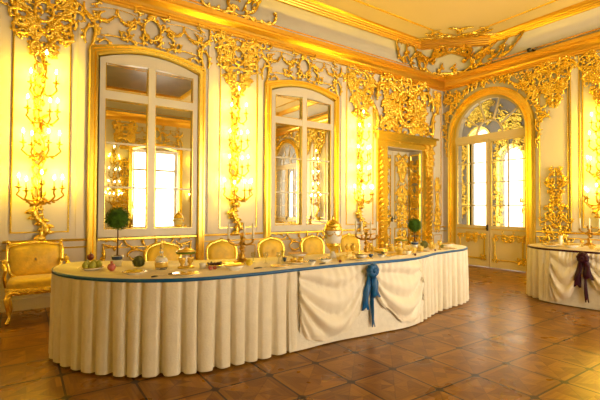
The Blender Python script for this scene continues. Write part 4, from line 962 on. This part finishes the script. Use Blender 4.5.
# left end: fruit dish with its fruit
plate((-8.24, -2.34), .105, 'white footed dish of green pears at the left table end', h=1.4)
rnd = random.Random(2)
for k, (dx, dy, dz, nm) in enumerate(((-.05, -.03, 0, 'leftmost'), (.0, -.055, 0, 'front'), (.055, -.03, 0, 'rightmost'), (.03, .05, 0, 'rear right'), (-.03, .045, 0, 'rear left'))):
    m = MB().lathe([(0, 0), (.02, .003), (.031, .022), (.03, .04), (.018, .058), (.010, .068), (0, .07)], n=12)
    piece(m, M_PEAR, 'pear', (-8.24 + dx, -2.34 + dy, TH + .018), '%s green pear in the white dish at the left table end' % nm, 'fruit', 'green pears in the dish')
t = root('plum', (-8.25, -2.34, TH + .088), 'round dark red fruit on top of the green pears', 'fruit'); MB().ball((0, 0, .03), .031, 12).build('flesh', M_PLUM, t); MB().tube([(0, 0, .058), (.004, 0, .075)], .003, 5).build('stalk', M_STEM, t)
t = root('pomegranate', (-8.10, -2.49, TH), 'pink pomegranate lying in front of the blue and white pot', 'fruit'); MB().ball((0, 0, .035), .036, 14, .97).build('rind', M_POM, t)
MB().lathe([(.008, .066), (.01, .074), (.015, .084), (.008, .078)], n=8).build('crown', M_POM, t)
topiary((-8.0, -2.19), .455, .115, .055, .10, 'round clipped topiary in a white pot with blue band at the left table end', 1)
t = root('artichoke', (-7.86, -2.44, TH), 'green artichoke ball behind the dish of yellow slices', 'vegetable')
m = MB(); m.ball((0, 0, .055), .048, 12)
for k in range(110):
    i = k / 110; a = k * 2.4; ph_ = PI * (.15 + .8 * i); d = Vector((math.sin(ph_) * math.cos(a), math.sin(ph_) * math.sin(a), -math.cos(ph_)))
    c0 = Vector((0, 0, .055)) + d * .046; v = Vector((-math.sin(a), math.cos(a), 0)); up_ = d.cross(v) * -1; up_ = up_ if up_.z > 0 else -up_
    m.add([c0 - v * .013, c0 + v * .013, c0 + v * .008 + up_ * .018 + d * .008, c0 + up_ * .027 + d * .009, c0 - v * .008 + up_ * .018 + d * .008], [(0, 1, 2, 3, 4)], False)
m.build('scales', M_MOSS, t)
plate((-7.97, -2.77), .10, 'white plate of yellow fruit slices near the front left edge', h=1.2)
for k in range(5):
    a = k * 1.25; piece(MB().tube([(.028 * math.cos(b), .028 * math.sin(b), .006 + .004 * math.sin(b)) for b in (0, .6, 1.2, 1.8, 2.4)], [.004, .009, .011, .009, .004], 6), M_YEL, 'fruit_slice',
                         (-7.97 + .045 * math.cos(a), -2.77 + .045 * math.sin(a), TH + .013), 'yellow fruit slice on the white plate near the front left edge', 'fruit', 'yellow fruit slices')
t = root('decanter', (-7.70, -2.61, TH), 'clear glass decanter with gilt bands and tall stopper', 'decanter')
MB().lathe([(0, 0), (.052, 0), (.055, .01), (.058, .06), (.05, .09), (.022, .118), (.014, .14), (.013, .185), (.02, .192), (.016, .192), (.009, .185), (.009, .14), (.017, .118), (.044, .088), (.052, .06), (.05, .012), (0, .008)], n=22).build('body', M_GLASS, t)
MB().lathe([(.0565, .02), (.0585, .035), (.0595, .055), (.0585, .06)], n=22).build('gilt_band', M_YGLASS, t)
MB().lathe([(.0585, .072), (.045, .098), (.028, .114), (.03, .117), (.048, .10), (.061, .074)], n=22).build('white_shoulder', M_PORC, t)
MB().lathe([(0, .186), (.010, .19), (.018, .205), (.012, .222), (.007, .235), (.011, .25), (.004, .27), (0, .28)], n=12).build('stopper', M_YGLASS, t)
MB().lathe([(.013, .145), (.018, .15), (.018, .16), (.013, .165)], n=12).build('neck_ring', M_PORC, t)
def epergne(xy, label):
    t = root('centrepiece_stand', (xy[0], xy[1], TH), label, 'centrepiece', 'gilt table stands'); 
    MB().lathe([(0, 0), (.075, 0), (.078, .012), (.05, .022), (0, .024)], n=18, sx=1.).build('base', M_YGLASS, t)
    for k in (-1, 1):
        MB().lathe([(.022, .02), (.012, .035), (.028, .06), (.034, .085), (.034, .10), (.0, .10)], (k * .038, 0, 0), 14).build('goblet', M_YGLASS, t)
    MB().lathe([(0, .02), (.014, .03), (.01, .06), (.018, .08), (.008, .13)], n=12).build('column', M_PORC, t)
    MB().lathe([(0, .13), (.085, .132), (.088, .14), (.088, .155), (.0, .155)], n=24).build('tray', M_YGLASS, t)
    MB().lathe([(.086, .138), (.091, .14), (.091, .152), (.086, .154)], n=24).build('dark_rim', M_LEAF, t)
    MB().lathe([(.08, .155), (.07, .17), (.03, .182), (.012, .19), (.008, .2), (0, .205)], n=20).build('cover', M_YGLASS, t)
epergne((-7.49, -2.67), 'gilt stand on two goblets with green-rimmed tray, right of the decanter')
t = root('mug', (-7.37, -2.78, TH), 'small white and gold cup right of the gilt stand', 'cup', None)
MB().lathe([(0, 0), (.028, 0), (.03, .05), (.027, .05), (.025, .006), (0, .005)], n=16).build('body', M_PORC, t); MB().tube([(.028, 0, .04), (.048, 0, .036), (.046, 0, .016), (.028, 0, .012)], .004, 6).build('handle', M_YGLASS, t)
plate((-7.62, -3.06), .115, 'white plate near the front edge below the gilt stand', group='plates laid on the long table')
knife((-7.62, -2.95), .24, .1, 'knife with dark handle lying behind the front plate'); knife((-7.83, -3.0), .14, .4, 'small knife left of the front plate')
plate((-7.24, -2.76), .10, 'dish of dark grapes in front of the first sconce chair', group='plates laid on the long table', h=1.3)
m = MB(); rnd = random.Random(6)
for k in range(34): m.ball((rnd.uniform(-.075, .075), rnd.uniform(-.045, .045), .012 + rnd.uniform(0, .018)), .011, 6)
t = piece(m, M_GRAPE, 'grape_bunch', (-7.24, -2.76, TH + .012), 'bunch of dark grapes heaped on a white dish', 'fruit')
for k, (x, y) in enumerate(((-7.33, -2.86), (-7.30, -2.90), (-7.345, -2.91))): piece(MB().ball((0, 0, .017), .018, 9), M_POM, 'rosebud', (x, y, TH), 'small pink bud beside the dish of grapes', 'flower', 'pink buds by the grapes')
bowl((-7.16, -3.02), .10, .05, 'wide white bowl near the front edge left of the candelabrum')
plate((-7.06, -2.60), .08, 'yellow plate behind the wide white bowl', m=M_YGLASS)
candelabrum((-6.88, -2.60), .40, 'bronze three-arm candelabrum with white candles left of centre', rz=.75, s=1.25)
piece(MB().ball((0, 0, .033), .036, 12, .9), M_YEL, 'lemon', (-6.93, -2.86, TH), 'round yellow fruit at the foot of the bronze candelabrum', 'fruit')
knife((-6.88, -3.05), .20, .1, 'knife with dark handle below the yellow fruit')
plate((-6.72, -3.10), .10, 'flat plate near the front edge under the first glasses')
for k, (x, y, w_) in enumerate(((-6.70, -2.78, 'leftmost'), (-6.58, -2.84, 'second'), (-6.46, -2.72, 'rear right'), (-6.80, -2.70, 'rear left'))):
    wineglass((x, y), .11, .025, '%s of the clear stemmed glasses behind the front plate' % w_)
plate((-6.45, -2.98), .11, 'plate of small cups between the glasses and the blue salt', h=1.3)
for k in range(4): 
    bowl((-6.45 + .05 * math.cos(k * 1.57), -2.98 + .05 * math.sin(k * 1.57)), .026, .04, 'tiny gilt cup standing on a plate between the glasses', M_YGLASS, TH + .011, 'small_cup', 'tiny cups on a plate')
bowl((-6.47, -3.02 + .24), .024, .05, 'dark blue salt cellar right of the stemmed glasses', M_PBLUE, name='salt_cellar')
bowl((-6.30, -2.84), .034, .045, 'dark blue and white cup between the stemmed glasses and the fluted bowl', M_PBLUE, name='salt_cellar')
bowl((-6.38, -3.14), .045, .045, 'low bowl with dark blue rim near the front edge', rim=M_PBLUE)
bowl((-6.17, -2.58), .11, .055, 'broad fluted white bowl left of the urn', rim=M_BRONZE)
m = MB().lathe([(.03, 0), (.04, .008), (.07, .035), (.064, .035), (.035, .014), (0, .01)], n=20, sx=1.25, sy=.7)
t = root('sauce_boat', (-6.25 + .12, -3.05, TH), 'small white oval dish of greens in front of the urn', 'dish'); m.build('dish', M_PORC, t); m = MB()
for k in range(30): leaf(m, (rnd.uniform(-.05, .05), .02), rnd.uniform(0, 6), .03, .008, 3, .01, rnd.uniform(-.02, .02))
m.build('greens', M_LEAF, t)
# the urn
t = root('porcelain_urn', (-5.82, -2.78, TH), 'tall white and gold lidded urn with garlands', 'urn'); t.scale = (1.0, 1.0, 1.3)
MB().lathe([(0, 0), (.06, 0), (.062, .012), (.04, .022), (.02, .045), (.018, .06)], n=20).build('foot', M_PORC, t)
MB().lathe([(.018, .055), (.04, .07), (.075, .10), (.09, .13)], n=24).build('lower_body', M_GOLD, t)
MB().lathe([(.09, .13), (.098, .17), (.10, .20), (.099, .235), (.097, .24)], n=24).build('body', M_PORC, t)
MB().lathe([(.097, .238), (.104, .245), (.104, .268), (.09, .275)], n=24).build('collar', M_GOLD, t)
MB().lathe([(.094, .275), (.085, .295), (.06, .315), (.03, .33), (.012, .336), (.018, .35), (.012, .362), (0, .375)], n=24).build('lid', M_GOLD, t)
m = MB()
for k in range(6):
    for j in range(7):
        a = 2 * PI * (k + j / 6) / 6; m.ball((.102 * math.cos(a), .102 * math.sin(a), .225 - .03 * math.sin(PI * j / 6)), .008, 6)
m.build('garland', M_GOLD, t)
for s in (-1, 1):
    MB().tube([(s * .095, 0, .25), (s * .125, 0, .26), (s * .135, 0, .225), (s * .12, 0, .19), (s * .098, 0, .175)], [.008, .01, .011, .009, .007], 7).build('handle', M_GOLD, t)
wineglass((-5.62, -2.90), .16, .033, 'amber goblet standing just right of the urn', m=M_YGLASS, group=None)
# folded yellow napkins
def napkin(xy, label, s=1., rz=0.):
    t = root('folded_napkin', (xy[0], xy[1], TH), label, 'napkin', 'folded yellow napkins', rz); m = MB()
    for k in range(7):
        a = 2 * PI * k / 7; leaf_pts = [(0, 0, 0)]
        m.add([(.03 * s * math.cos(a - .45), .03 * s * math.sin(a - .45), 0), (.03 * s * math.cos(a + .45), .03 * s * math.sin(a + .45), 0), (.05 * s * math.cos(a + .3), .05 * s * math.sin(a + .3), .035 * s), (.062 * s * math.cos(a), .062 * s * math.sin(a), .062 * s), (.05 * s * math.cos(a - .3), .05 * s * math.sin(a - .3), .035 * s)], [(0, 1, 2, 4), (4, 2, 3)], False)
    m.ball((0, 0, .034 * s), .032 * s, 8); m.build('folds', M_YELCL, t)
    MB().lathe([(.03 * s, .0), (.034 * s, .004), (.03 * s, .008)], n=12).build('hem', M_YELCL, t)
napkin((-5.95, -3.08), 'yellow folded napkin at the foot of the urn', 1.0); napkin((-5.855, -3.01), 'yellow folded napkin left of the stacked bowls', .9)
piece(MB().ball((0, 0, .015), .016, 8), M_PLUM, 'cherry', (-6.02, -3.15, TH), 'single dark cherry near the edge below the urn', 'fruit')
plate((-5.68, -3.10), .13, 'broad plate under the stacked bowls above the blue bow', h=1.2)
bowl((-5.68, -3.10), .08, .05, 'white gilt-edged bowl on the broad plate above the blue bow', z=TH + .012)
plate((-5.68, -3.10), .105, 'saucer on top of the bowl above the blue bow', z=TH + .061)
bowl((-5.42, -2.98), .035, .045, 'blue and white cup right of the stacked bowls', M_PBLUE, name='small_cup')
candelabrum((-5.30, -2.78), .40, 'gilded candelabrum standing before the sconce left of the door', rz=.2, s=1.2, arms=4)
bowl((-5.32, -3.06), .05, .03, 'small dark-rimmed dish above and right of the blue bow', rim=M_PBLUE)
plate((-5.05, -3.05), .12, 'white oval plate right of the blue bow')
piece(MB().ball((0, 0, .02), .021, 8), M_DARK, 'olive', (-5.12, -2.88, TH), 'dark olive beside the yellow dish right of the bow', 'fruit')
bowl((-5.02, -2.75), .10, .04, 'shallow golden dish behind the white oval plate', M_YGLASS)
epergne((-4.55, -2.66), 'gilt stand with green-rimmed tray below the right topiary')
for k, (x, y) in enumerate(((-4.96, -2.54), (-4.80, -2.86), (-4.62, -2.92), (-4.74, -2.66), (-4.38, -2.84))): napkin((x, y), ['yellow folded napkin behind the golden dish', 'yellow folded napkin left of the right gilt stand', 'yellow folded napkin in front of the right gilt stand', 'yellow folded napkin touching the right gilt stand', 'yellow folded napkin below the right topiary pot'][k], 1.15)
bowl((-4.82, -3.02), .045, .05, 'white cup in front of the yellow napkins'); piece(MB().ball((0, 0, .014), .015, 8), M_PLUM, 'cherry', (-4.86, -3.16, TH), 'single dark cherry near the wavy edge right of the bow', 'fruit')
topiary((-4.18, -2.58), .33, .10, .055, .095, 'round clipped topiary in a white and blue pot in front of the door', 2)
piece(MB().ball((0, 0, .055), .056, 14, seed=3, amp=.05), M_MOSS, 'moss_ball', (-4.02, -2.62, TH), 'dark green moss ball right of the right topiary pot', 'ornament')
for k, (x, y, w_) in enumerate(((-4.15, -2.84, 'left'), (-4.02, -2.88, 'middle'), (-3.92, -2.80, 'right'))): wineglass((x, y), .12, .028, '%s amber glass at the right table end' % w_, m=M_YGLASS, group='amber glasses at the right end')
napkin((-3.98, -2.72), 'yellow folded napkin at the right table end', 1.1)
piece(MB().ball((0, 0, .028), .03, 10), M_MOSS, 'fig', (-3.76, -2.72, TH), 'small green fruit left of the white bowl at the right end', 'fruit')
bowl((-3.48, -2.62), .10, .045, 'low white bowl at the right end of the long table'); plate((-3.86, -2.92), .10, 'plate near the edge at the right end of the long table')
piece(MB().ball((0, 0, .014), .015, 8), M_PLUM, 'cherry', (-4.22, -2.96, TH), 'single dark cherry on the cloth near the right end', 'fruit')
for k, (x, y, w_) in enumerate(((-5.50, -2.66, 'left of the gilded candelabrum'), (-5.12, -2.66, 'right of the gilded candelabrum'), (-4.92, -2.74, 'in front of the golden dish'))):
    wineglass((x, y), .13, .028, 'amber glass standing %s' % w_, m=M_YGLASS, group='amber glasses by the candelabrum')
for k, (x, y, r_, w_) in enumerate(((-4.50, -2.98, .09, 'below the right gilt stand near the wavy edge'), (-6.0, -2.86, .07, 'between the oval dish and the urn foot'), (-5.24, -3.12, .06, 'right of the blue bow close to the edge'))):
    plate((x, y), r_, 'small white plate %s' % w_)
knife((-4.72, -3.04), .18, .4, 'knife lying near the wavy edge right of the bow'); knife((-6.2, -3.14), .18, .1, 'knife lying at the front edge left of the bow')
# right table
plate((-2.12, -3.45), .12, 'large plate at the near end of the right table', group='plates on the right table', h=1.3); plate((-1.80, -3.35), .10, 'plate at the far left rim of the right table', group='plates on the right table')
bowl((-2.08, -3.72), .11, .045, 'wide white bowl on the right table left of the plum bow'); plate((-2.1, -4.15), .12, 'plate at the right picture edge above the plum bow', group='plates on the right table')
bowl((-1.62, -4.15), .12, .05, 'white bowl at the right picture edge beside the candelabrum')
candelabrum((-1.45, -3.72), .42, 'bronze candelabrum with three white candles on the right table', rz=1.2, s=1.25)
wineglass((-1.95, -3.62), .10, .028, 'amber glass behind the wide bowl on the right table', m=M_YGLASS, group='amber glasses on the right table'); wineglass((-1.72, -3.72), .10, .028, 'amber glass left of the right table candelabrum', m=M_YGLASS, group='amber glasses on the right table')
t = root('vase', (-1.72, -3.42, TH), 'slim pale vase on the right table before the standing carving', 'vase'); MB().lathe([(0, 0), (.03, 0), (.02, .02), (.035, .07), (.025, .11), (.035, .15), (.03, .15), (.02, .11), (0, .05)], n=16).build('body', M_WAX, t)
MB().lathe([(.034, .147), (.038, .152), (.031, .153)], n=16).build('rim', M_YGLASS, t)
napkin((-2.0, -3.95), 'yellow folded napkin on the right table above the bow', .9)
# tiny black security camera on the cornice
t = root('security_camera', (-.28, -2.25, 4.60), 'small black dome on the cornice above the right wall', 'camera'); MB().lathe([(.05, .0), (.05, -.02), (.04, -.05), (0, -.065)], n=14).build('dome', M_DARK, t); MB().box(-.02, .27, -.02, .02, 0, .015).build('bracket', M_DARK, t)
